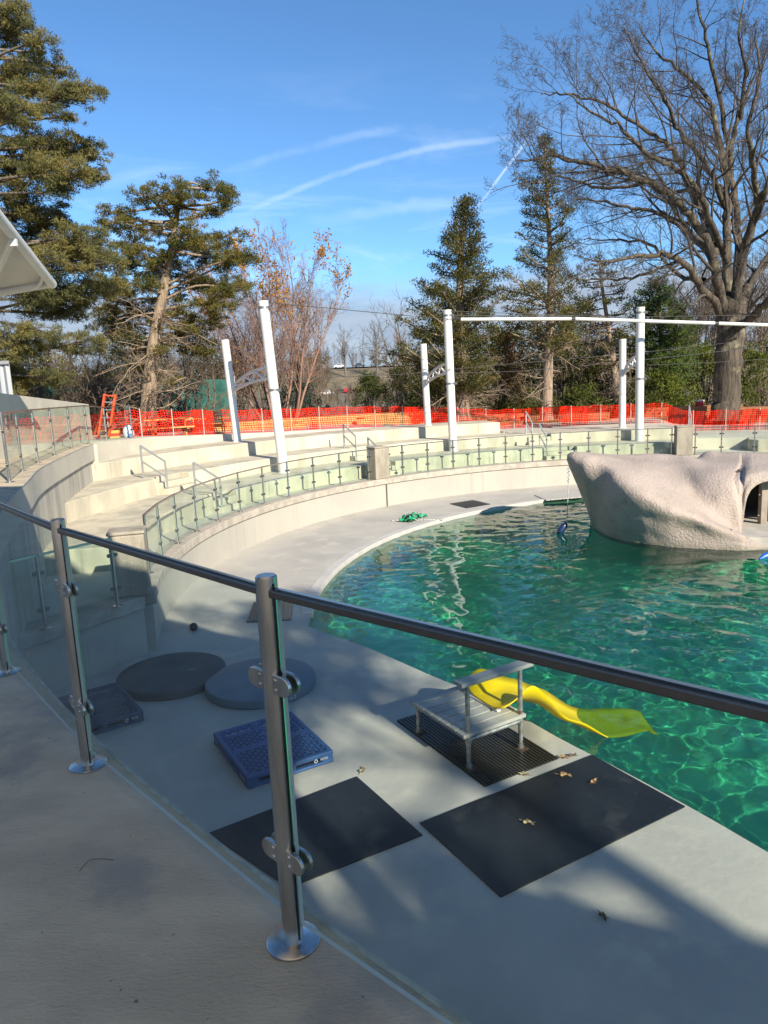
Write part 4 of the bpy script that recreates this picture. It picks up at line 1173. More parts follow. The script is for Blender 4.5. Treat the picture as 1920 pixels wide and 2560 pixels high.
def cave_y(px): return lerp_tab([(1856, 1322), (1858, 1296), (1861, 1270), (1866, 1248), (1876, 1228), (1888, 1216), (1902, 1208), (1925, 1202), (1960, 1200), (2010, 1206), (2050, 1235), (2075, 1290), (2085, 1330)], px)


cols = []
#       px      water/low front       mid front         ridge             valley            wall mid          top front         top               back            back low
def col(*r): cols.append([A(*q) if isinstance(q, tuple) else q for q in r])
col((1417, 1152, 19.95), (1416, 1149, 19.92), (1416, 1144, 19.9), (1418, 1138, 19.92), (1419, 1136, 20.0), (1420, 1137, 20.1), (1420, 1139, 20.2), (1420, 1145, 20.25), (1419, 1150, 20.15))
col((1429, 1182, 20.2), (1424, 1165, 19.8), (1421, 1146, 19.62), (1428, 1131, 19.7), (1434, 1130, 20.0), (1437, 1131, 20.3), (1438, 1133, 20.6), (1436, 1150, 20.8), (1430, 1178, 20.6))
col((1444, 1216, 20.2), (1440, 1190, 19.6), (1438, 1155, 19.35), (1448, 1132, 19.5), (1457, 1131, 19.9), (1463, 1132, 20.3), (1466, 1134, 20.8), (1460, 1165, 21.2), (1446, 1214, 20.8))
col((1465, 1270, 20.0), (1464, 1225, 19.35), (1466, 1170, 19.05), (1482, 1142, 19.2), (1495, 1137, 19.8), (1504, 1137, 20.4), (1510, 1139, 21.2), (1500, 1190, 21.8), (1468, 1270, 20.8))
c5 = (1489, 1322, 19.75)
col(below(A(1494, 1330, 19.7), -.5), c5, (1496, 1240, 18.95), (1514, 1168, 18.75), (1530, 1148, 19.6), (1545, 1143, 20.5), (1552, 1140, 21.5), below(A(1552, 1143, 22.6), .9), below(A(1500, 1330, 22.3), -.5))
col(below(A(1519, 1342, 18.95), -.5), (1517, 1339, 18.95), (1521, 1270, 18.45), (1540, 1190, 18.2), (1566, 1158, 19.4), (1588, 1147, 20.5), (1598, 1137, 21.6), below(A(1598, 1145, 22.8), .9), below(A(1598, 1145, 23.2), -.5))
col(below(A(1558, 1353, 18.28), -.5), (1556, 1350, 18.28), (1560, 1285, 17.95), (1576, 1211, 17.75), (1608, 1168, 19.2), (1632, 1150, 20.5), (1645, 1136, 21.6), below(A(1645, 1143, 23), .9), below(A(1645, 1143, 23.4), -.5))
col(below(A(1610, 1360, 17.8), -.5), (1608, 1357, 17.8), (1610, 1300, 17.55), (1622, 1237, 17.4), (1652, 1192, 18.8), (1672, 1156, 20.3), (1684, 1138, 21.6), below(A(1684, 1138, 23), .9), below(A(1684, 1138, 23.4), -.5))
col(below(A(1666, 1366, 17.42), -.5), (1664, 1364, 17.42), (1666, 1314, 17.25), (1676, 1266, 17.15), (1704, 1222, 18.3), (1708, 1165, 19.7), (1722, 1143, 21.3), below(A(1722, 1143, 23), .9), below(A(1722, 1143, 23.4), -.5))
col(below(A(1722, 1370, 17.12), -.5), (1720, 1368, 17.12), (1722, 1326, 17.12), (1730, 1288, 16.98), (1745, 1258, 17.9), (1748, 1182, 18.75), (1758, 1150, 20.6), (1764, 1139, 22.2), below(A(1764, 1141, 23.4), -.5))
col(below(A(1774, 1374, 16.9), -.5), (1772, 1371, 16.9), (1776, 1342, 16.9), (1784, 1311, 16.85), (1790, 1291, 17.6), (1792, 1195, 18.2), (1800, 1155, 20.0), (1806, 1140, 22.2), below(A(1806, 1140, 23.4), -.5))
col(below(A(1822, 1376, 16.74), -.5), (1820, 1374, 16.74), (1823, 1354, 16.74), (1830, 1327, 16.8), (1832, 1317, 17.5), (1833, 1210, 17.9), (1838, 1158, 19.6), (1844, 1139, 22.2), below(A(1844, 1139, 23.4), -.5))
col(below(A(1852, 1377, 16.66), -.5), (1850, 1376, 16.66), (1852, 1360, 16.66), (1858, 1338, 16.75), (1852, 1328, 17.4), (1846, 1228, 17.92), (1850, 1160, 19.55), (1856, 1140, 22.2), below(A(1856, 1138, 23.4), -.5))
col(below(A(1862, 1378, 16.66), -.5), (1860, 1377, 16.66), (1860, 1362, 16.68), (1864, 1342, 16.85), (1854, 1330, 17.5), (1851, 1222, 18.12), (1866, 1167, 19.72), (1872, 1144, 22.2), below(A(1872, 1144, 23.4), -.5))
body_cols = cols
arch_cols = []
# right part: over and round the cave mouth the wall stops at the arch
for px in (1826, 1836, 1847, 1853, 1857, 1862, 1867, 1876, 1888, 1902, 1925, 1960, 2010, 2050, 2075):
    yb = cave_y(px) if px > 1853 else 1322
    Yw = 17.72 + (px - 1853) * .0006
    Yw += .05 if px < 1845 else 0
    yo = 1.5 if px < 1845 else 0
    f = A(px, yb, Yw)
    arch_cols.append([f + Vector((.1, .9, .03)), f + Vector((.05, .5, .02)), f + Vector((0, .1, .005)), f, A(px, yb - (yb - 1168) * .4, Yw + .06), A(px, yb - (yb - 1168) * .8, Yw + .32), A(px, 1163 + yo, 19.62 - .7 * sstep(1845, 1880, px)), A(px, 1138 + yo, 22.0), below(A(px, 1138, 23.4), -.5)])


def loft(C_, mu, mv, name, mat, amp, parent, close=True):
    rows = [cat_rom(c_, mv) for c_ in C_]; K = len(rows[0]); g = []
    for j in range(K): g.append(cat_rom([r[j] for r in rows], mu))
    U_ = len(g[0]); m = MB(); vs = []
    for i in range(U_):
        for j in range(K):
            q = g[j][i]
            d1 = (g[j][min(i + 1, U_ - 1)] - g[j][max(i - 1, 0)]); d2 = (g[min(j + 1, K - 1)][i] - g[max(j - 1, 0)][i]); nr = d1.cross(d2)
            if nr.length > 1e-9: nr.normalize()
            a = noise.fractal(q * 1.1, 1, 2, 3) * .04 + noise.fractal(q * 4.5, 1, 2, 4) * .022
            lump = amp if j < K * .62 else amp * .5
            vs.append(q + nr * a * lump)
    m.add(vs, [(i * K + j, (i + 1) * K + j, (i + 1) * K + j + 1, i * K + j + 1) for i in range(U_ - 1) for j in range(K - 1)])
    return m.build(name, mat, parent, smooth=True, recalc=True, angle=180)


loft(body_cols, 7, 8, 'rock_body', rock_m, .5, rk)
loft(arch_cols, 6, 8, 'rock_arch', rock_m, .5, rk)
# spur in front of the landing: from the ridge to the water
spur = [[below(A(1822, 1376, 16.74), -.5), A(1820, 1374, 16.74), A(1823, 1354, 16.74), A(1830, 1327, 16.8), A(1832, 1318, 17.3), below(A(1832, 1318, 17.7), .05)]]
for px, yw, yr, Yw, Yr in ((1852, 1378, 1337, 16.66, 16.85), (1880, 1378, 1350, 16.6, 16.75), (1912, 1377, 1364, 16.6, 16.7), (1950, 1377, 1372, 16.6, 16.66), (2000, 1377, 1375, 16.6, 16.62)):
    spur.append([below(A(px, yw, Yw), -.5), A(px, yw - 2, Yw), A(px, (yw + yr) / 2 - 2, (Yw + Yr) / 2 - .03), A(px, yr, Yr), A(px, yr - 2, Yr + .25), below(A(px, yr, Yr + .5), .0)])
loft(spur, 6, 6, 'rock_spur', rock_m, .4, rk)
land = [atz(1800, 1340, .16), atz(1846, 1344, .16), atz(1900, 1362, .16), atz(2110, 1366, .16)]
m = MB(); q0 = A(1800, 1330, 17.2); q1 = A(2110, 1330, 17.2)
m.prism([(q0.x, 17.0), (q0.x + .45, 16.86), (A(1925, 1370, 16.7).x, 16.72), (q1.x, 16.7), (q1.x, 20.6), (q0.x, 20.6)], -.6, .17)
m.build('landing', deck_mat, rk)
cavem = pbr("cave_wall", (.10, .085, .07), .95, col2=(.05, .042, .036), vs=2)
m = MB(); xa, xb = A(1846, 1300, 18.6).x, q1.x
m.box(((xa + xb) / 2, 20.4, .8), (xb - xa, .2, 1.5)); m.box((xa - .05, 19.5, .8), (.2, 1.9, 1.5)); m.box((xb + .05, 19.5, .8), (.2, 1.9, 1.5)); m.box(((xa + xb) / 2, 19.5, 1.5), (xb - xa, 1.9, .12))
m.build('cave_wall', cavem, rk)
m = MB(); pa = A(1905, 1313, 18.35); m.box((pa.x, pa.y, .17 + .58), (.17, .17, 1.16)); m.box((A(1940, 1313, 18.35).x, pa.y + .3, .75), (.16, .16, 1.16))
m.build('cave_post', pbr("cave_post_paint", (.34, .29, .24), .8, col2=(.25, .21, .17), vs=4), rk, bevel=.01)
m = MB()
for zz in (.4, .95): m.box((pa.x - .11, pa.y - .02, zz), (.06, .05, .025))
m.build('hinge', galv, rk)
# fender hanging from the nose
nose = A(1421, 1165, 19.62)
fo_ = thing('fender', A(1408, 1332, 19.5), 'dark blue cylindrical fender hanging on a white rope from the rock nose into the water', 'fender')
navy = pbr("navy_vinyl", (.012, .03, .085), .3)
a_, b_ = A(1397, 1334, 19.5), A(1414, 1309, 19.55); dd = (b_ - a_)
m = MB(); m.tube([a_ - dd * .05, a_, a_ + dd * .1, a_ + dd * .3, a_ + dd * .75, a_ + dd * .93, a_ + dd * 1.02, a_ + dd * 1.12], [.03, .07, .092, .098, .098, .085, .05, .03], 16); m.build('float', navy, fo_, smooth=True)
ropem = pbr("white_rope", (.62, .62, .6), .8, col2=(.2, .22, .3), vs=30)
m = MB(); m.tube([b_ + dd * .1, A(1418, 1290, 19.6), A(1420, 1240, 19.62), A(1421, 1200, 19.6), nose + Vector((0, -.05, 0))], .011, 6)
for k in range(7): m.tube([A(1421 + (-1) ** k * 2, 1168 + k * 5, 19.55), A(1421 - (-1) ** k * 3, 1173 + k * 5, 19.52)], .016, 5)
m.build('rope', ropem, fo_)
bw = A(1912, 1394, 15.9)
m = MB(); m.tube([A(1898, 1398, 15.7), A(1910, 1391, 15.75), A(1925, 1386, 15.8), A(1960, 1388, 15.8)], [.02, .07, .09, .05], 10)
tag(m.build('float', pbr("bright_blue_vinyl", (.02, .13, .5), .35), smooth=True), 'bright blue float in the water at the right edge below the rock', 'float')

# ================================================================== things on the pool deck
rub = pbr("black_rubber_mat", (.014, .018, .024), .55, col2=(.009, .012, .017), vs=1.6, bump=.25, bs=14, speck=(.12, .12, .11), speck_s=16, speck_t=.735, third=(.035, .037, .039), ts=2.6, tlo=.52, thi=.74, spec=.3)
rubw = pbr("wet_ribbed_rubber", (.022, .022, .021), .3, col2=(.035, .034, .032), vs=4, bump=.1, bs=30)


def quad_mat(name, px, label, mat, th=.012, sub=10):
    P = [atz(x, y, 0) for x, y in px]; ce = sum(P, Vector()) / 4; vs = []
    o = thing(name, ce, label, 'mat', 'rubber mats on the pool deck')
    m = MB(); g = []
    for i in range(sub + 1):
        for j in range(sub + 1):
            a = P[0].lerp(P[1], i / sub); b_ = P[3].lerp(P[2], i / sub); q = a.lerp(b_, j / sub)
            e = min(i, j, sub - i, sub - j); q.z = .004 + th + (.004 * abs(noise.noise(q * 3)) if e > 0 else .003 * abs(noise.noise(q * 2.2))); g.append(q)
    m.add(g, [(i * (sub + 1) + j, (i + 1) * (sub + 1) + j, (i + 1) * (sub + 1) + j + 1, i * (sub + 1) + j + 1) for i in range(sub) for j in range(sub)])
    for a, b_ in zip(P, P[1:] + P[:1]):
        ring_ = []
        for i in range(sub + 1):
            q = a.lerp(b_, i / sub); ring_ += [Vector((q.x, q.y, .003)), Vector((q.x, q.y, .004 + th + .003 * abs(noise.noise(Vector((q.x, q.y, .004 + th)) * 2.2))))]
        m.add(ring_, [(2 * i, 2 * i + 2, 2 * i + 3, 2 * i + 1) for i in range(sub)])
    m.build('sheet', mat, o)
    return o, P


quad_mat('rubber_mat', [(1050, 2060), (1480, 1890), (1712, 2019), (1252, 2245)], 'large plain black rubber mat beside the pool edge, with oak leaves lying on it', rub)
quad_mat('rubber_mat', [(521, 2086), (892, 1944), (1056, 2090), (722, 2222)], 'plain black rubber mat partly behind the middle front fence post', rub)
quad_mat('rubber_mat', [(1124, 1260), (1166, 1271), (1226, 1261), (1182, 1251)], 'small dark rubber mat on the far deck by the pool edge', rub)


def ribbed(px, label, n):
    o, P = quad_mat('rubber_mat', px, label, rubw, th=.008)
    m = MB()
    for k in range(n):
        u = (k + .5) / n; a = P[0].lerp(P[3], u); b_ = P[1].lerp(P[2], u); a.z = b_.z = .019; m.beam(a, b_, (P[0] - P[3]).length / n * .5, .014)
    m.build('rib', rubw, o)
    return o


rm = [Vector((.04, 8.36, 0)), Vector((.92, 6.79, 0)), Vector((1.81, 7.28, 0)), Vector((.95, 8.86, 0))]




ribbed([topx(q) for q in rm], 'wet ribbed black mat under the wooden platform', 24)
ribbed([(616, 1557), (634, 1507), (733, 1505), (728, 1551)], 'small ribbed dark mat near the pool corner, behind the front post', 14)

# gratings
grt, t, out = newmat("white_grating")
p = t.new('ShaderNodeBsdfPrincipled'); uvv = t.new('ShaderNodeTexCoord').outputs['Object']; sp2 = t.new('ShaderNodeSeparateXYZ'); t.l.new(uvv, sp2.inputs[0])
hx = t.math('LESS_THAN', t.math('FRACT', t.math('MULTIPLY', t.math('ADD', sp2.outputs[0], sp2.outputs[1]), 9)), .45); hy = t.math('LESS_THAN', t.math('FRACT', t.math('MULTIPLY', t.math('SUBTRACT', sp2.outputs[0], sp2.outputs[1]), 9)), .45)
t.put(p.inputs['Base Color'], t.mix(t.math('MULTIPLY', hx, hy), (.50, .48, .43), (.16, .15, .13))); p.inputs['Roughness'].default_value = .6; t.l.new(p.outputs[0], out.inputs[0])
for px, lb in (([(978, 1303), (1110, 1300), (1048, 1285), (1030, 1285)], 'pale perforated grating at the pool edge, under the green straps'), ([(1336, 1239), (1366, 1252), (1470, 1243), (1440, 1228)], 'pale perforated grating on the far deck, left of the rock nose')):
    P = [atz(x, y, 0) for x, y in px]; m = MB(); m.prism([(q.x, q.y) for q in P], .004, .03); o = m.build('grating', grt, org=sum(P, Vector()) / 4, bevel=.004); tag(o, lb, 'grating', 'floor gratings')

# round platforms
dk = pbr("dark_grey_foam", (.085, .10, .10), .75, col2=(.065, .078, .08), vs=2.5, bump=.2, bs=25, speck=(.14, .14, .13), speck_s=9, speck_t=.72)
bl = pbr("slate_blue_foam", (.15, .20, .24), .6, col2=(.125, .17, .21), vs=2, bump=.1, bs=25, speck=(.2, .22, .24), speck_s=9, speck_t=.75)
for c_, r, mt, lb in (((-3.27, 10.06, 0), .785, dk, 'dark grey round platform lying on the deck, left of the blue grey one'), ((-1.88, 9.66, 0), .785, bl, 'slate blue round platform lying behind the middle front fence post')):
    o = thing('round_platform', c_, lb, 'platform', 'round platforms on the deck')
    m = MB(); m.lathe(c_, [(r - .015, 0), (r, .012), (r, .115), (r - .008, .126), (r - .03, .132), (r * .5, .134), (.01, .134)], 72); m.build('disc', mt, o, smooth=True)
    if mt is dk:
        m = MB(); cx = Vector(c_) + Vector((.30, .0, .134)); m.lathe(cx, [(.07, 0), (.07, .008), (.055, .012), (.05, .006), (.01, .006)], 20); m.build('drain_cap', pbr("worn_plug", (.17, .19, .18), .6, col2=(.06, .07, .07), vs=20), o, smooth=True)
    else:
        m = MB()
        for a0, a1, z0, z1 in ((-52, -47.5, .04, .08), (-46, -44, .03, .105)):
            for k in range(3):
                aa = R(a0 + (a1 - a0) * (k + .3) / 3); ab = R(a0 + (a1 - a0) * (k + .95) / 3); rr = r + .002
                m.add([(c_[0] + rr * math.cos(aa), c_[1] + rr * math.sin(aa), z0), (c_[0] + rr * math.cos(ab), c_[1] + rr * math.sin(ab), z0), (c_[0] + rr * math.cos(ab), c_[1] + rr * math.sin(ab), z1), (c_[0] + rr * math.cos(aa), c_[1] + rr * math.sin(aa), z1)], [(0, 1, 2, 3)])
        m.build('sticker', pbr("worn_sticker", (.55, .57, .58), .6, col2=(.2, .25, .3), vs=40), o)

# plastic pallets
blue = pbr("blue_plastic", (.035, .11, .29), .5, col2=(.03, .09, .23), vs=2.2, bump=.1, bs=30, third=(.06, .115, .22), ts=5, tlo=.58, thi=.75, speck=(.18, .22, .28), speck_s=18, speck_t=.74)
blue2 = pbr("faded_blue_plastic", (.04, .08, .14), .55, col2=(.032, .065, .115), vs=2.2, bump=.1, bs=30, speck=(.12, .14, .17), speck_s=18, speck_t=.74)
pitm = pbr("pallet_inner_shade", (.006, .01, .02), .8)  # near-black colour stands for the shade seen through the pallet holes
decal = pbr("white_print", (.72, .74, .76), .5)


def text_mesh(s, size):
    cu = D.curves.new('print', 'FONT'); cu.body = s; cu.size = size; cu.align_x = 'CENTER'; cu.align_y = 'CENTER'; cu.shear = .15
    o = D.objects.new('print', cu); COL.objects.link(o); bpy.context.view_layer.update()
    me = D.meshes.new_from_object(o.evaluated_get(bpy.context.evaluated_depsgraph_get())); D.objects.remove(o); return me


def pallet(c_, rz, mat, label, L=1.22, W=1.02, H=.145):
    o = thing('plastic_pallet', c_, label, 'pallet', 'blue plastic pallets on the deck', rz=rz)
    def bd(m, n, mt, **k):
        q = m.build(n, mt, org=(0, 0, 0), **k); q.parent = o; return q
    # perforated top deck
    m = MB(); nx_, ny_ = 22, 18; ex, ey = .055, .055; zt = H
    dx, dy = (L - 2 * ex) / nx_, (W - 2 * ey) / ny_
    for i in range(nx_):
        for j in range(ny_):
            x0, y0 = -L / 2 + ex + i * dx, -W / 2 + ey + j * dy; x1, y1 = x0 + dx, y0 + dy
            q_ = [(x0, y0, zt), (x1, y0, zt), (x1, y1, zt), (x0, y1, zt)]
            solid = i in (10, 11) or j in (8, 9) and i % 3 == 0
            if solid: m.add(q_, [(0, 1, 2, 3)]); continue
            a, b_ = (.2, .8) if (i + j) % 2 else (.8, .2)
            lo_ = y0 + dy * (.12 if (i + j) % 2 else .88); hi_ = y0 + dy * (.88 if (i + j) % 2 else .12)
            t0, t1, t2 = (x0 + dx * .1, lo_, zt), (x0 + dx * .9, lo_, zt), (x0 + dx * .5, hi_, zt)
            if (i + j) % 2: m.add(q_ + [t0, t1, t2], [(0, 1, 5, 4), (1, 2, 6, 5), (2, 3, 6), (3, 0, 4, 6)])
            else: m.add(q_ + [t0, t1, t2], [(3, 4, 5, 2), (2, 5, 6, 1), (1, 6, 0), (0, 6, 4, 3)])
    bmm = m.build('top_deck', mat, org=(0, 0, 0), recalc=False); bmm.parent = o
    m = MB()   # rim and lower frame
    for zc, hh in ((H - .0275, .055), (.02, .04)):
        for x in (-1, 1): m.box((x * (L / 2 - ex / 2), 0, zc), (ex, W, hh - .001))
        for y in (-1, 1): m.box((0, y * (W / 2 - ex / 2), zc), (L - 2 * ex - .002, ex, hh - .001))
    for x in (-1, 0, 1):
        for y in (-1, 0, 1):
            sx_, sy_ = (.15 if x else .12), (.13 if y else .11)
            m.box((x * (L / 2 - sx_ / 2 - .003), y * (W / 2 - sy_ / 2 - .003), H / 2 - .015), (sx_, sy_, H - .045))
    bd(m, 'frame', mat, bevel=.012)
    m = MB(); m.box((0, 0, .022), (L - .13, W - .13, .03)); bd(m, 'inner_floor', pitm)
    me = text_mesh('PEPSI', .042)
    me.materials.append(decal)
    for (x, y, rr) in ((L / 2 - .12, -W / 2 - .0008, 0), (-L / 2 + .12, -W / 2 - .0008, 0), (-L / 2 - .0008, -W / 2 + .12, -90), (L / 2 + .0008, W / 2 - .12, 90)):
        q = D.objects.new('printed_logo', me); COL.objects.link(q); q.parent = o; q.location = (x, y, H * .52); q.rotation_euler = (R(90), 0, R(rr))
        m = MB(); ci_ = []
        for k in range(20):
            an = 2 * math.pi * k / 20
            ci_ += [(.022 * math.cos(an), .022 * math.sin(an), 0), (.014 * math.cos(an), .014 * math.sin(an), 0)]
        m.add(ci_, [(2 * k, (2 * k + 2) % 40, (2 * k + 3) % 40, 2 * k + 1) for k in range(20)])
        e_ = m.build('printed_emblem', decal, org=(0, 0, 0)); e_.parent = q; e_.location = (-.098, 0, 0)
    return o


pallet((-1.44, 7.72, .002), math.atan2(6.86 - 8.14, -1.46 + 2.19), blue, 'bright blue perforated plastic pallet just behind the middle front fence post')
pallet((-4.02, 8.92, .002), math.atan2(-.8, .55), blue2, 'dull blue perforated plastic pallet beside the left front fence post')

# ball
m = MB(); bc = atz(485, 1577, 0); o = thing('ball', bc, 'small worn brown ball lying on the deck near the wall', 'ball')
m.lathe(bc + Vector((0, 0, 0)), [(.004, 0)] + [(.075 * math.sin(R(a)), .075 - .075 * math.cos(R(a))) for a in range(12, 180, 12)] + [(.004, .15)], 24)
m.build('shell', pbr("worn_ball", (.045, .028, .022), .55, col2=(.12, .075, .055), vs=9, lo=.5, hi=.7, speck=(.4, .38, .33), speck_s=7, speck_t=.7), o, smooth=True, angle=180)

# ================================================================== wooden platform with a yellow slide
Aq, Bq, Cq = Vector((.80, 7.14, 0)), Vector((1.44, 7.52, 0)), Vector((.30, 8.0, 0)); Dq = Bq + Cq - Aq
pl = thing('slide_platform', (Aq + Dq) / 2, 'grey planked platform with pipe legs and a rail board, standing on the ribbed mat', 'platform')
ex_ = (Bq - Aq).normalized(); ey_ = (Cq - Aq).normalized(); ZD = .445
wood = pbr("weathered_plank", (.42, .40, .36), .8, col2=(.31, .30, .275), vs=2.5, stretch=(1, 1, 1), bump=.3, bs=30, speck=(.22, .2, .18), speck_s=25, speck_t=.7)
LAB, LAC = (Bq - Aq).length, (Cq - Aq).length
npl = 7
for k in range(npl):
    w_ = (LAC + .10) / npl; c0_ = Aq - ey_ * .05 + ey_ * (w_ * (k + .5)); m = MB()
    m.beam(c0_ - ex_ * .09 + Vector((0, 0, ZD - .02)), c0_ + ex_ * (LAB + .05) + Vector((0, 0, ZD - .02 - .002 * (k % 2))), w_ - .02, .04); m.build('plank', wood, pl, bevel=.004)
for q, h in ((Aq, 1.0), (Bq, 1.0), (Cq, ZD - .04), (Dq, ZD - .04)):
    m = MB(); m.cyl(q + Vector((0, 0, .02)), q + Vector((0, 0, h)), .026, n=14)
    for zz in ((.04, ZD - .1) if h > .9 else (.04,)): m.cyl(q + Vector((0, 0, zz - .03)), q + Vector((0, 0, zz + .03)), .036, n=14)
    l_ = m.build('leg', galv, pl, smooth=True)
    m = MB(); m.box(q + Vector((.02, -.02, .022)), (.13, .09, .012), rz=.5); m.build('foot_plate', pbr("rust", (.11, .055, .03), .9, col2=(.06, .035, .025), vs=20) if 'rust' not in D.materials else D.materials['rust'], l_)
for a, b_ in ((Aq, Bq), (Cq, Dq), (Aq, Cq), (Bq, Dq)):
    m = MB(); zz = Vector((0, 0, ZD - .085)); m.cyl(a + zz, b_ + zz, .026, n=12); m.build('frame_pipe', galv, pl, smooth=True)
m = MB(); zz = Vector((0, 0, .985)); m.cyl(Aq + zz, Bq + zz, .02, n=12); m.build('frame_pipe', galv, pl, smooth=True)
m = MB(); zz = Vector((0, 0, 1.025)); m.beam(Aq - ex_ * .12 + zz, Bq + ex_ * .14 + zz, .15, .045); m.build('rail_board', wood, pl, bevel=.006)

yel, t, out = newmat("yellow_plastic")
pp = t.new('ShaderNodeBsdfPrincipled'); pp.inputs['Base Color'].default_value = (.86, .66, .006, 1); pp.inputs['Roughness'].default_value = .32
tl = t.new('ShaderNodeBsdfTranslucent'); tl.inputs[0].default_value = (.9, .68, .01, 1); mx = t.new('ShaderNodeMixShader'); mx.inputs[0].default_value = .35
t.l.new(pp.outputs[0], mx.inputs[1]); t.l.new(tl.outputs[0], mx.inputs[2]); t.l.new(mx.outputs[0], out.inputs[0])
sl_ = thing('slide', Dq.lerp(Bq, .45), 'bright yellow wavy plastic slide running from the platform into the green water', 'slide')
path = cat_rom([(1.06, 7.80, .49), (1.22, 7.88, .485), (1.45, 7.99, .46), (1.68, 8.08, .36), (1.92, 8.16, .16), (2.16, 8.22, .03), (2.42, 8.28, -.12), (2.66, 8.33, -.20), (2.90, 8.42, -.24), (3.10, 8.50, -.33), (3.28, 8.50, -.46)], 7)
n = len(path); m = MB(); W0 = 9; vs = []; inn = []
for i, q in enumerate(path):
    u = i / (n - 1); d = (path[min(i + 1, n - 1)] - path[max(i - 1, 0)]); d.z = 0; d.normalize(); sdv = Vector((-d.y, d.x, 0))
    hw = .38 - .08 * sstep(.6, 1, u)
    hl = .14 * math.exp(-((u - .12) / .08) ** 2) + .075 + .09 * math.exp(-((u - .42) / .12) ** 2) - .03 * u
    hr = .20 * math.exp(-((u - .2) / .10) ** 2) + .08 + .05 * math.exp(-((u - .5) / .1) ** 2) - .05 * u
    for j in range(W0):
        s_ = -1 + 2 * j / (W0 - 1); e = max(0, abs(s_) - .45) / .55
        hgt = (hl if s_ > 0 else hr) * e ** 1.6
        vs.append(q + sdv * (hw * s_ * (1 + .06 * e)) + Vector((0, 0, hgt)))
    # outer lip turned down
m.add(vs, [(i * W0 + j, (i + 1) * W0 + j, (i + 1) * W0 + j + 1, i * W0 + j + 1) for i in range(n - 1) for j in range(W0 - 1)])
ch = m.build('chute', yel, sl_, smooth=True, angle=180)
so = ch.modifiers.new('shell', 'SOLIDIFY'); so.thickness = .012; so.offset = -1
ch.cycles.is_caustics_receiver = True
m = MB(); a = Dq.lerp(Bq, .18); b_ = Dq.lerp(Bq, .82); zz = Vector((-.14, -.09, ZD + .012)); m.beam(a + zz, b_ + zz, .055, .02); m.build('mounting_strip', white, sl_, bevel=.004)

# green straps
grn = pbr("green_webbing", (.02, .33, .16), .6, col2=(.015, .26, .12), vs=8)
g0 = atz(1030, 1300, .03); o = thing('strap_heap', g0, 'heap of bright green webbing with a black strap, on the grating by the pool', 'straps')
G = random.Random(9)


def ribbon(m, pts, w_):
    P = cat_rom(pts, 6); vs = []
    for i, q in enumerate(P):
        d = (P[min(i + 1, len(P) - 1)] - P[max(i - 1, 0)]).normalized(); s_ = d.cross(Vector((.2, .1, 1))).normalized() * w_ / 2; tl_ = Vector((0, 0, .35 * w_ * math.sin(i * .8)))
        vs += [q - s_ + tl_, q + s_ - tl_ + Vector((0, 0, .02))]
    m.add(vs, [(2 * i, 2 * i + 2, 2 * i + 3, 2 * i + 1) for i in range(len(P) - 1)])


m = MB()
ribbon(m, [g0 + Vector(v) * .62 for v in ((-.5, -.25, .02), (-.45, -.05, .14), (-.25, .1, .18), (-.05, -.05, .22), (.0, -.25, .08), (-.2, -.35, .05))], .17)
ribbon(m, [g0 + Vector(v) * .62 for v in ((-.1, .05, .12), (.05, .3, .2), (.25, .45, .15), (.5, .4, .12), (.75, .5, .04))], .18)
ribbon(m, [g0 + Vector(v) * .62 for v in ((-.35, -.3, .04), (-.1, -.42, .1), (.12, -.3, .14), (.2, -.1, .06))], .13)
q = m.build('webbing', grn, o, smooth=True); so = q.modifiers.new('shell', 'SOLIDIFY'); so.thickness = .03
m = MB(); m.tube(cat_rom([g0 + Vector(v) * .62 for v in ((-.55, -.1, .02), (-.3, .0, .2), (-.1, -.1, .27), (.05, -.2, .2), (.1, -.35, .1), (-.1, -.45, .03), (-.3, -.25, .2), (0, 0, .3))], 5), .022, 6); m.build('strap', black, o, smooth=True)

# oak leaves
lfm = [pbr("dry_oak_leaf", (.40, .23, .11), .8, col2=(.28, .16, .08), vs=30), pbr("dark_oak_leaf", (.12, .075, .05), .8), pbr("pale_oak_leaf", (.36, .29, .16), .8, col2=(.25, .19, .1), vs=30)]
LV = [(1406, 1894, 0, 'tan curled oak leaf between the ribbed mat and the pool edge', .10), (1431, 1890, 1, 'dark oak leaf right at the pool edge, beyond the ribbed mat', .09), (1413, 1939, 0, 'reddish tan oak leaf on the black mat, nearest the ribbed mat', .11), (1484, 1957, 0, 'small reddish tan oak leaf on the black mat, near the pool', .09),
      (1322, 2058, 2, 'pale brown oak leaf in the middle of the large black mat', .10), (1310, 1937, 2, 'crumpled brown leaf between the ribbed mat and the large black mat', .09), (907, 1927, 2, 'dry leaf on the bare deck left of the wooden platform', .10), (1508, 2293, 1, 'brown oak leaf in the shade on the deck right of the mats', .08)]
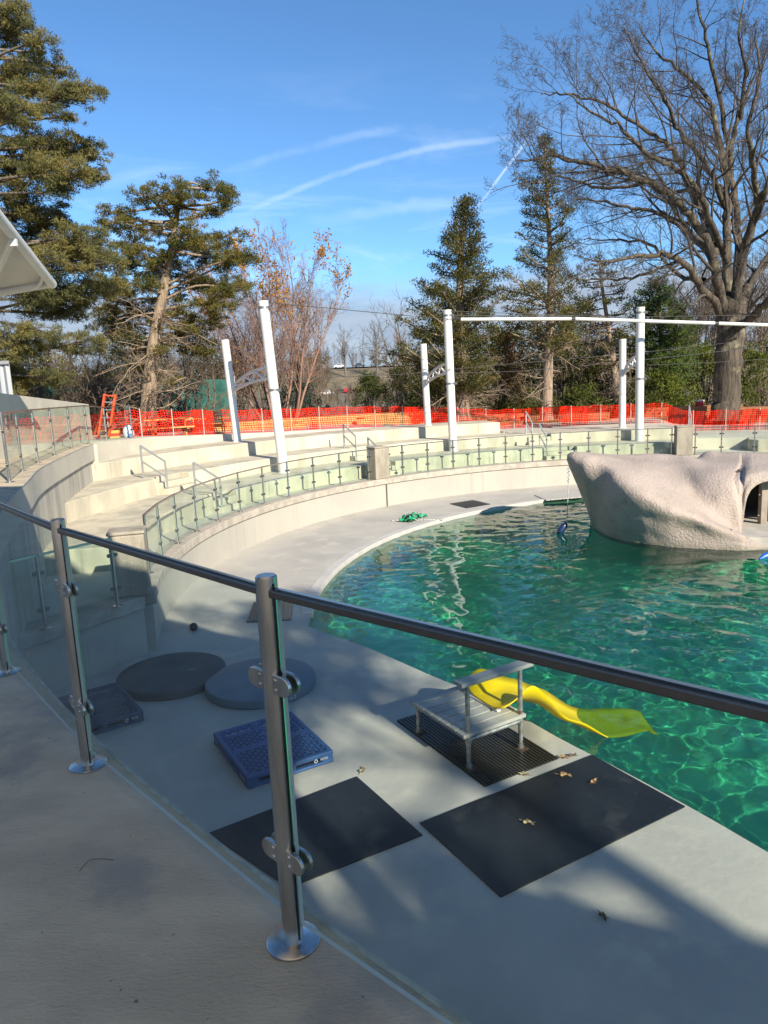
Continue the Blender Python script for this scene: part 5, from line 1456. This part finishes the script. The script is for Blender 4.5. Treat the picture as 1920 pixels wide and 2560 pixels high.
for px, py, k, lb, sz_ in LV:
    onm = k in (0, 2) and px in (1413, 1484, 1322); c_ = atz(px, py, .03 if onm else .012); sz_ *= .72; G = random.Random(px); m = MB(); th = G.uniform(0, 6.28); vs = []
    N = 28
    for i in range(N):
        a = 2 * math.pi * i / N; rr = sz_ * (.55 + .45 * abs(math.cos(a)) ** .6) * (.62 + .38 * (math.cos(a * 7) * .5 + .5)) * G.uniform(.85, 1.1)
        x, y = rr * math.cos(a), rr * .62 * math.sin(a); vs.append(c_ + Vector((x * math.cos(th) - y * math.sin(th), x * math.sin(th) + y * math.cos(th), .022 * abs(math.sin(a * 2 + 1)) + .008 * G.random())))
    vs.append(c_ + Vector((0, 0, .005))); m.add(vs, [(i, (i + 1) % N, N) for i in range(N)])
    m.tube([c_ + Vector((sz_ * math.cos(th) * .6, sz_ * math.sin(th) * .6, .008)), c_ + Vector((sz_ * 1.35 * math.cos(th), sz_ * 1.35 * math.sin(th), .012))], .003, 4)
    tag(m.build('oak_leaf', lfm[k], org=c_), lb, 'leaf', 'fallen leaves on the deck')
# twig on the viewing deck
m = MB(); m.tube(cat_rom([atz(198, 2178, 2.573), atz(222, 2152, 2.578), atz(252, 2147, 2.58), atz(283, 2150, 2.573)], 5), [.0012] * 16, 5)
tag(m.build('twig', bark_dark, org=atz(240, 2160, 2.573)), 'thin curved dark twig on the viewing deck', 'twig')

# ================================================================== things beyond the orange net and at the upper left
red = pbr("orange_fibreglass", (.68, .09, .025), .45, col2=(.6, .075, .02), vs=4)
alu = pbr("aluminium", (.6, .6, .6), .4, metal=.9)
lb_ = thing('stepladder', atz(258, 1096, 2.86), 'orange fibreglass stepladder with aluminium steps, standing open left of the orange net', 'ladder')
LYY = 24.5
for a, b_, nm in (((246, 1094), (262, 985), 'front_rail'), ((272, 1092), (289, 987), 'front_rail')):
    m = MB(); m.beam(at(*a, LYY - .25), at(*b_, LYY + .1), .06, .10, up=Vector((0, 1, 0))); m.build(nm, red, lb_)
for a, b_ in (((238, 1086), (264, 992)), ((268, 1090), (285, 994))):
    m = MB(); m.beam(at(*a, LYY + .8), at(*b_, LYY + .22), .05, .08, up=Vector((0, 1, 0))); m.build('rear_rail', red, lb_)
for k in range(5):
    u = .1 + .18 * k; m = MB(); p0 = at(246, 1094, LYY - .25).lerp(at(262, 985, LYY + .1), u); p1 = at(272, 1092, LYY - .25).lerp(at(289, 987, LYY + .1), u); m.beam(p0, p1, .09, .035); m.build('step', alu, lb_)
m = MB(); m.beam(at(261, 988, LYY + .12), at(290, 990, LYY + .12), .2, .04); m.build('top_cap', red, lb_)
# paint boxes and bag
for px, py, Y, sz_, cm, cl, lbl in ((287, 1092, 24.6, (.36, .3, .26), (.62, .42, .10), (.55, .05, .04), 'yellow and red box on the walkway beside the stepladder'),):
    c_ = atz(px, 1095, 2.86); o = thing('box', c_, lbl, 'box'); m = MB(); m.box(c_ + Vector((0, 0, sz_[2] / 2 + .004)), sz_, rz=.2); m.build('carton', pbr("yellow_card", cm, .7), o, bevel=.01)
    m = MB(); m.box(c_ + Vector((0, 0, sz_[2] * .45)), (sz_[0] + .006, sz_[1] + .006, .10), rz=.2); m.build('label_band', pbr("red_print", cl, .6), o)
c_ = atz(322, 1093, 2.86); o = thing('bag', c_, 'white and blue plastic sack slumped at the left end of the orange net', 'bag')
m = MB(); m.lathe(c_, [(.15, 0), (.19, .08), (.19, .2), (.16, .3), (.10, .38), (.05, .42)], 14)
for i, v in enumerate(m.v): m.v[i] = (v[0] + .03 * noise.noise(Vector(v) * 6), v[1] + .03 * noise.noise(Vector(v) * 7), v[2])
m.build('sack', pbr("white_sack", (.62, .66, .72), .5, col2=(.12, .25, .55), vs=5, lo=.5, hi=.6), o, smooth=True)
# picnic tables and timber behind the net
tim = pbr("yellow_timber", (.55, .34, .12), .7, col2=(.45, .26, .09), vs=3)
tim2 = pbr("red_brown_timber", (.36, .16, .07), .75, col2=(.27, .12, .055), vs=3)


def picnic(px, Y, rz, label):
    c_ = on_ground(px, Y); o = thing('picnic_table', c_, label, 'table', 'timber tables behind the orange net'); M_ = Matrix.Rotation(rz, 3, 'Z')
    z = Vector((0, 0, 1)); f = lambda x, y, z_: c_ + M_ @ Vector((x, y, z_))
    for k in range(5):
        m = MB(); m.beam(f(-.9, -.3 + .15 * k, .74), f(.9, -.3 + .15 * k, .74), .13, .04); m.build('top_plank', tim, o)
    for s_ in (-1, 1):
        m = MB(); m.beam(f(-.9, s_ * .72, .44), f(.9, s_ * .72, .44), .26, .045); m.build('bench', tim, o)
    for x in (-.6, .6):
        m = MB(); m.beam(f(x, -.72, -.1), f(x, -.25, .72), .09, .04, up=M_ @ Vector((1, 0, 0))); m.beam(f(x, .72, -.1), f(x, .25, .72), .09, .04, up=M_ @ Vector((1, 0, 0))); m.beam(f(x + .05, -.8, .40), f(x + .05, .8, .40), .04, .09); m.build('trestle', tim, o)


picnic(415, 27.8, .35, 'yellowish timber picnic table behind the net, at the foot of the pale juniper')
picnic(515, 29.6, .3, 'yellowish timber picnic table behind the net, left of the short white post')


def stack(px, Y, L, nrow, label, mat, rz):
    c_ = on_ground(px, Y); o = thing('timber_stack', c_, label, 'timber', 'timber stacks behind the orange net'); M_ = Matrix.Rotation(rz, 3, 'Z'); G = random.Random(int(px))
    for r in range(nrow):
        for k in range(3):
            m = MB(); y = -.3 + .3 * k + G.uniform(-.03, .03); zz = .17 * r + .11; e = G.uniform(-.3, .3)
            m.beam(c_ + M_ @ Vector((-L / 2 + e, y, zz)), c_ + M_ @ Vector((L / 2 + e, y, zz)), .24, .16); m.build('beam', mat, o)


stack(640, 33.5, 4.2, 3, 'stack of timber beams behind the net, between the leftmost posts and the folded net', tim, .35)
stack(790, 37.5, 4.6, 3, 'stack of timber beams behind the net, right of the leftmost tall post', tim, .3)
stack(960, 38.5, 5.0, 4, 'long stack of timber beams behind the net, left of the middle posts', tim, .15)
stack(1210, 38.5, 4.0, 4, 'stack of reddish timber beams behind the net, right of the middle posts', tim2, .0)
stack(1420, 39, 4.2, 3, 'stack of reddish timber beams behind the net, left of the right posts', tim2, -.1)
stack(1690, 40.5, 6.5, 6, 'long reddish timber stack topping the net just left of the oak', tim2, -.25)
stack(1890, 39.5, 5.5, 5, 'reddish timber stack at the right edge beside the oak', tim2, -.3)
# fire red box on the timber
c_ = at(1749, 1012, 40.0); o = thing('box', c_ - Vector((0, 0, .2)), 'small red box with a white lid on the timber left of the oak', 'box')
m = MB(); m.box(c_, (.34, .3, .36)); m.build('case', pbr("red_plastic", (.45, .03, .03), .5), o); m = MB(); m.box(c_ + Vector((0, 0, .23)), (.38, .34, .08)); m.build('lid', white, o)

# windscreen fence
ws = thing('windscreen_fence', on_ground(330, 38), 'long dark green windscreen fence in the trees behind the juniper', 'fence')
gsc = pbr("green_mesh_fabric", (.012, .075, .062), .8, col2=(.02, .12, .10), vs=2.2, lo=.4, hi=.6)
xa, xb = at(100, 1000, 38).x, at(575, 1000, 38).x; m = MB(); N = 60; vs = []
for i in range(N + 1):
    x = xa + (xb - xa) * i / N; y = 38 + 1.5 * i / N
    for z in (2.2, 3.6, 5.0): vs.append((x, y + .06 * math.sin(i * .9 + z), z + .025 * math.sin(i * .52)))
m.add(vs, [(i * 3 + j, (i + 1) * 3 + j, (i + 1) * 3 + j + 1, i * 3 + j + 1) for i in range(N) for j in range(2)]); m.build('mesh_fabric', gsc, ws, smooth=True, recalc=False)
for i in range(0, 61, 10):
    m = MB(); x = xa + (xb - xa) * i / N; m.cyl((x, 38.1 + 1.5 * i / N, 1.8), (x, 38.1 + 1.5 * i / N, 5.15), .035, n=8); m.build('post', galv, ws)

# sloping concrete wall and shed at the upper left
cw = thing('sloping_wall', (-9.3, 22.6, 2.9), 'pale concrete wall with a sloping top behind the upper glass fence', 'wall')
p0, p1 = Vector((-9.22, 22.9, 0)), Vector((-8.1, 12.6, 0)); nrm = Vector((-1, -.1, 0)).normalized() * .3
vs = []
for q, zt in ((p0, 4.05), (p1, 4.62)):
    for off in (Vector((0, 0, 0)), nrm):
        vs += [(q.x + off.x, q.y + off.y, 2.3), (q.x + off.x, q.y + off.y, zt)]
m = MB(); m.add(vs, [(0, 1, 5, 4), (2, 6, 7, 3), (1, 3, 7, 5), (0, 2, 3, 1), (4, 5, 7, 6)]); m.build('wall', concrete, cw, bevel=.01)
sh = thing('shed', at(-40, 980, 21.5), 'grey corrugated metal shed just peeping in at the left edge', 'shed')
cor = pbr("corrugated_metal", (.30, .32, .34), .5, metal=.4)
m = MB(); y0 = 21.0; xr = at(26, 940, y0).x; zt = at(26, 905, y0).z; vs = []; N = 70
for i in range(N + 1):
    x = xr - 3.4 * i / N; y = y0 + .025 * math.cos(i * 1.6)
    vs += [(x, y, 2.6), (x, y, zt - .06)]
m.add(vs, [(2 * i, 2 * i + 2, 2 * i + 3, 2 * i + 1) for i in range(N)]); xk = xr * (y0 + 3) / y0 - .25; m.add([(xr, y0, 2.6), (xk, y0 + 3, 2.6), (xk, y0 + 3, zt - .06), (xr, y0, zt - .06)], [(0, 1, 2, 3)])
m.build('wall', cor, sh); m = MB(); m.prism([(xr + .05, y0 - .08), (xk + .05, y0 + 3), (xk - 3.4, y0 + 3), (xr - 3.5, y0 - .08)], zt - .06, zt + .04); m.build('roof', pbr("grey_trim", (.25, .26, .27), .5), sh)

# fabric canopy with its tubular edge, upper left
fab = pbr("white_canopy_fabric", (.60, .60, .57), .85, col2=(.55, .55, .525), vs=1.5)
tip = at(128, 703, 14.0); A1 = at(-30, 502, 10.8); B1 = at(-90, 748, 14.6)
cn = thing('canopy', tip, 'white fabric canopy with tubular edges reaching in from the upper left edge', 'canopy')
far_a = A1 + (A1 - tip) * 1.2; far_b = B1 + (B1 - tip) * 1.2 + Vector((0, 0, .1)); N = 12; vs = []
for i in range(N + 1):
    a = tip.lerp(far_a, i / N); b_ = tip.lerp(far_b, i / N)
    for j in range(N + 1):
        u = j / N; q = a.lerp(b_, u); q.z += .16 * math.sin(math.pi * u) * (i / N); vs.append(q)
m = MB(); m.add(vs, [(i * (N + 1) + j, (i + 1) * (N + 1) + j, (i + 1) * (N + 1) + j + 1, i * (N + 1) + j + 1) for i in range(N) for j in range(N)])
q = m.build('fabric', fab, cn, smooth=True, recalc=False, angle=180); so = q.modifiers.new('shell', 'SOLIDIFY'); so.thickness = .02
for e in (far_a, far_b):
    m = MB(); d = (e - tip).normalized(); m.tube([tip - d * .05 - Vector((0, 0, .04)), e - Vector((0, 0, .04))], .085 if e is far_a else .075, 16); m.build('edge_tube', white, cn, smooth=True)
m = MB(); a = tip.lerp(far_a, .31); b_ = tip.lerp(far_b, .36); m.tube([a - Vector((0, 0, .12)), b_ - Vector((0, 0, .16))], .05, 12); m.box(a - Vector((0, 0, .16)), (.1, .06, .12)); m.build('cross_tube', white, cn, smooth=True)
m = MB(); m.tube(cat_rom([tip.lerp(far_a, .06), tip.lerp(far_a, .05).lerp(tip.lerp(far_b, .1), .5) - Vector((0, 0, .1)), tip.lerp(far_b, .1) - Vector((0, 0, .08))], 5), .03, 8); m.build('bracket', white, cn, smooth=True)

# cars far off on the hill
car_col = {}


def car(px, Y, rz, colr, label, zoff=.12):
    c_ = on_ground(px, Y); c_.z += zoff; o = thing('parked_car', c_, label, 'car', 'parked cars in the distance', rz=rz)
    nm = "car_paint_%.2f_%.2f" % (colr[0], colr[2]); mt = D.materials.get(nm) or pbr(nm, colr, .3, coat=.5)
    gls = D.materials.get("car_glass") or pbr("car_glass", (.02, .025, .03), .1); tyr = D.materials.get("tyre") or pbr("tyre", (.02, .02, .02), .8)
    prof = [(-2.25, .35), (-2.3, .8), (-2.1, .98), (-1.7, 1.02), (-1.15, 1.52), (.55, 1.55), (1.2, 1.05), (2.0, .92), (2.28, .75), (2.25, .35)]
    m = MB(); n_ = len(prof); m.add([(x, -.88, z) for x, z in prof] + [(x, .88, z) for x, z in prof], [tuple(range(n_)), tuple(range(2 * n_ - 1, n_ - 1, -1))] + [(i, (i + 1) % n_, n_ + (i + 1) % n_, n_ + i) for i in range(n_)])
    b_ = m.build('body', mt, org=(0, 0, 0), bevel=.06); b_.parent = o
    m = MB()
    for y in (-.885, .885):
        m.add([(-1.5, y, 1.05), (-1.1, y, 1.42), (.5, y, 1.45), (1.0, y, 1.08)], [(0, 1, 2, 3)])
    m.add([(.62, -.8, 1.5), (.62, .8, 1.5), (1.17, .8, 1.1), (1.17, -.8, 1.1)], [(0, 1, 2, 3)]); q = m.build('window', gls, org=(0, 0, 0)); q.parent = o
    for x in (-1.4, 1.4):
        for y in (-.84, .84):
            m = MB(); m.cyl((x, y - .1, .34), (x, y + .1, .34), .34, n=16); q = m.build('wheel', tyr, org=(0, 0, 0)); q.parent = o


car(853, 283, .15, (.75, .75, .75), 'white car parked alone on the top of the distant hill')
car(903, 284, .0, (.06, .07, .09), 'dark car parked on the distant hill right of the white one')
car(818, 214, .1, (.72, .72, .72), 'white van-like car in the lower distant car park')
car(855, 215, .2, (.05, .05, .055), 'black car in the lower distant car park, next to the red one')
car(872, 212, 1.4, (.45, .03, .04), 'small red car in the lower distant car park')

# ================================================================== out of the picture, behind the camera: shapes fitted to the shade on this deck
fabt, t, out = newmat("translucent_canopy_fabric")
d_ = t.new('ShaderNodeBsdfDiffuse'); d_.inputs[0].default_value = (.72, .71, .67, 1); q_ = t.new('ShaderNodeBsdfTranslucent'); q_.inputs[0].default_value = (.9, .82, .68, 1)
x_ = t.new('ShaderNodeMixShader'); x_.inputs[0].default_value = .62; t.l.new(d_.outputs[0], x_.inputs[1]); t.l.new(q_.outputs[0], x_.inputs[2]); t.l.new(x_.outputs[0], out.inputs[0])  # strong warm translucency adds fill light on the shaded deck
roof = thing('canopy', (3, -6, 8), 'unseen white canopy roof behind the viewer, outline shaped to cast the deck shade', 'canopy')
poly = [(-.43, 2.76), (.5, 2.6), (1.33, 1.95), (1.95, 1.12), (3.26, .85), (4.64, -.2), (5.4, -.72), (6.0, -1.15), (6.72, -1.62), (6.6, -2.5), (6.4, -3.2), (6.33, -3.6), (6.49, -4.7), (6.57, -5.86), (6.8, -6.64), (7.13, -7.24), (7.47, -7.5), (7.78, -7.45), (7.86, -7.1), (7.85, -6.5), (8.12, -6.54), (8.63, -6.99), (9.47, -7.42), (10.3, -7.71), (14, -8.6), (16, -9.1), (15, -12), (5, -12.5), (-2.4, -9), (-3.2, -3), (-3, 3.2)]  # outline cut along the deck's shade edges, open elsewhere to let in skylight
m = MB(); m.prism(poly, 8.0, 8.06); m.build('fabric', fabt, roof)
for x, y in ((5.2, -3.4), (-2.6, -6), (8.5, -11.5)):
    m = MB(); m.cyl((x, y, 2.4), (x, y, 8.0), .14, n=16); m.build('mast', white, roof)
G = random.Random(91); cent, rad, br = [], [], []
st = thing('shade_tree', (16, -17, 2.3), 'tall leafy evergreen behind the viewer, dappling the pool deck', 'tree')
trunk_ = [Vector((16, -17, 2)), Vector((15.8, -16.8, 8)), Vector((15.5, -16.3, 15)), Vector((15.4, -16, 19))]
m = MB(); m.tube(cat_rom(trunk_, 5), [.4 - .024 * i for i in range(16)], 10); m.build('trunk', bark, st, smooth=True)
for k in range(80):
    h = G.uniform(13.2, 18.6); rr = 3.9 * math.sin((h - 12.4) / 7 * 3.0) ** .6; a = G.uniform(0, 6.283); e = rr * G.random() ** .5
    c_ = Vector((15.6 + math.cos(a) * e, -16.4 + math.sin(a) * e, h)); s0 = c_ - SV * (h / SV.z)
    if (s0.x > .1 and 6.3 < s0.y < 9.7) or (s0.x > .3 and s0.y <= 6.3 and (s0 - Vector((2.8, 5.5, 0))).length > .45): continue  # clumps dropped where their shadow would land on sunlit deck
    cent.append(c_); rad.append(G.uniform(.4, .8))
    br.append(([Vector((15.6, -16.4, h - .8)), c_], [.06, .02], 5, 0))
tubes('branches', br, bark, st); fast_mesh('crown', leaf_clumps(cent, rad, 60, .3, .13, flat=.5), 4, cedar_green, st)
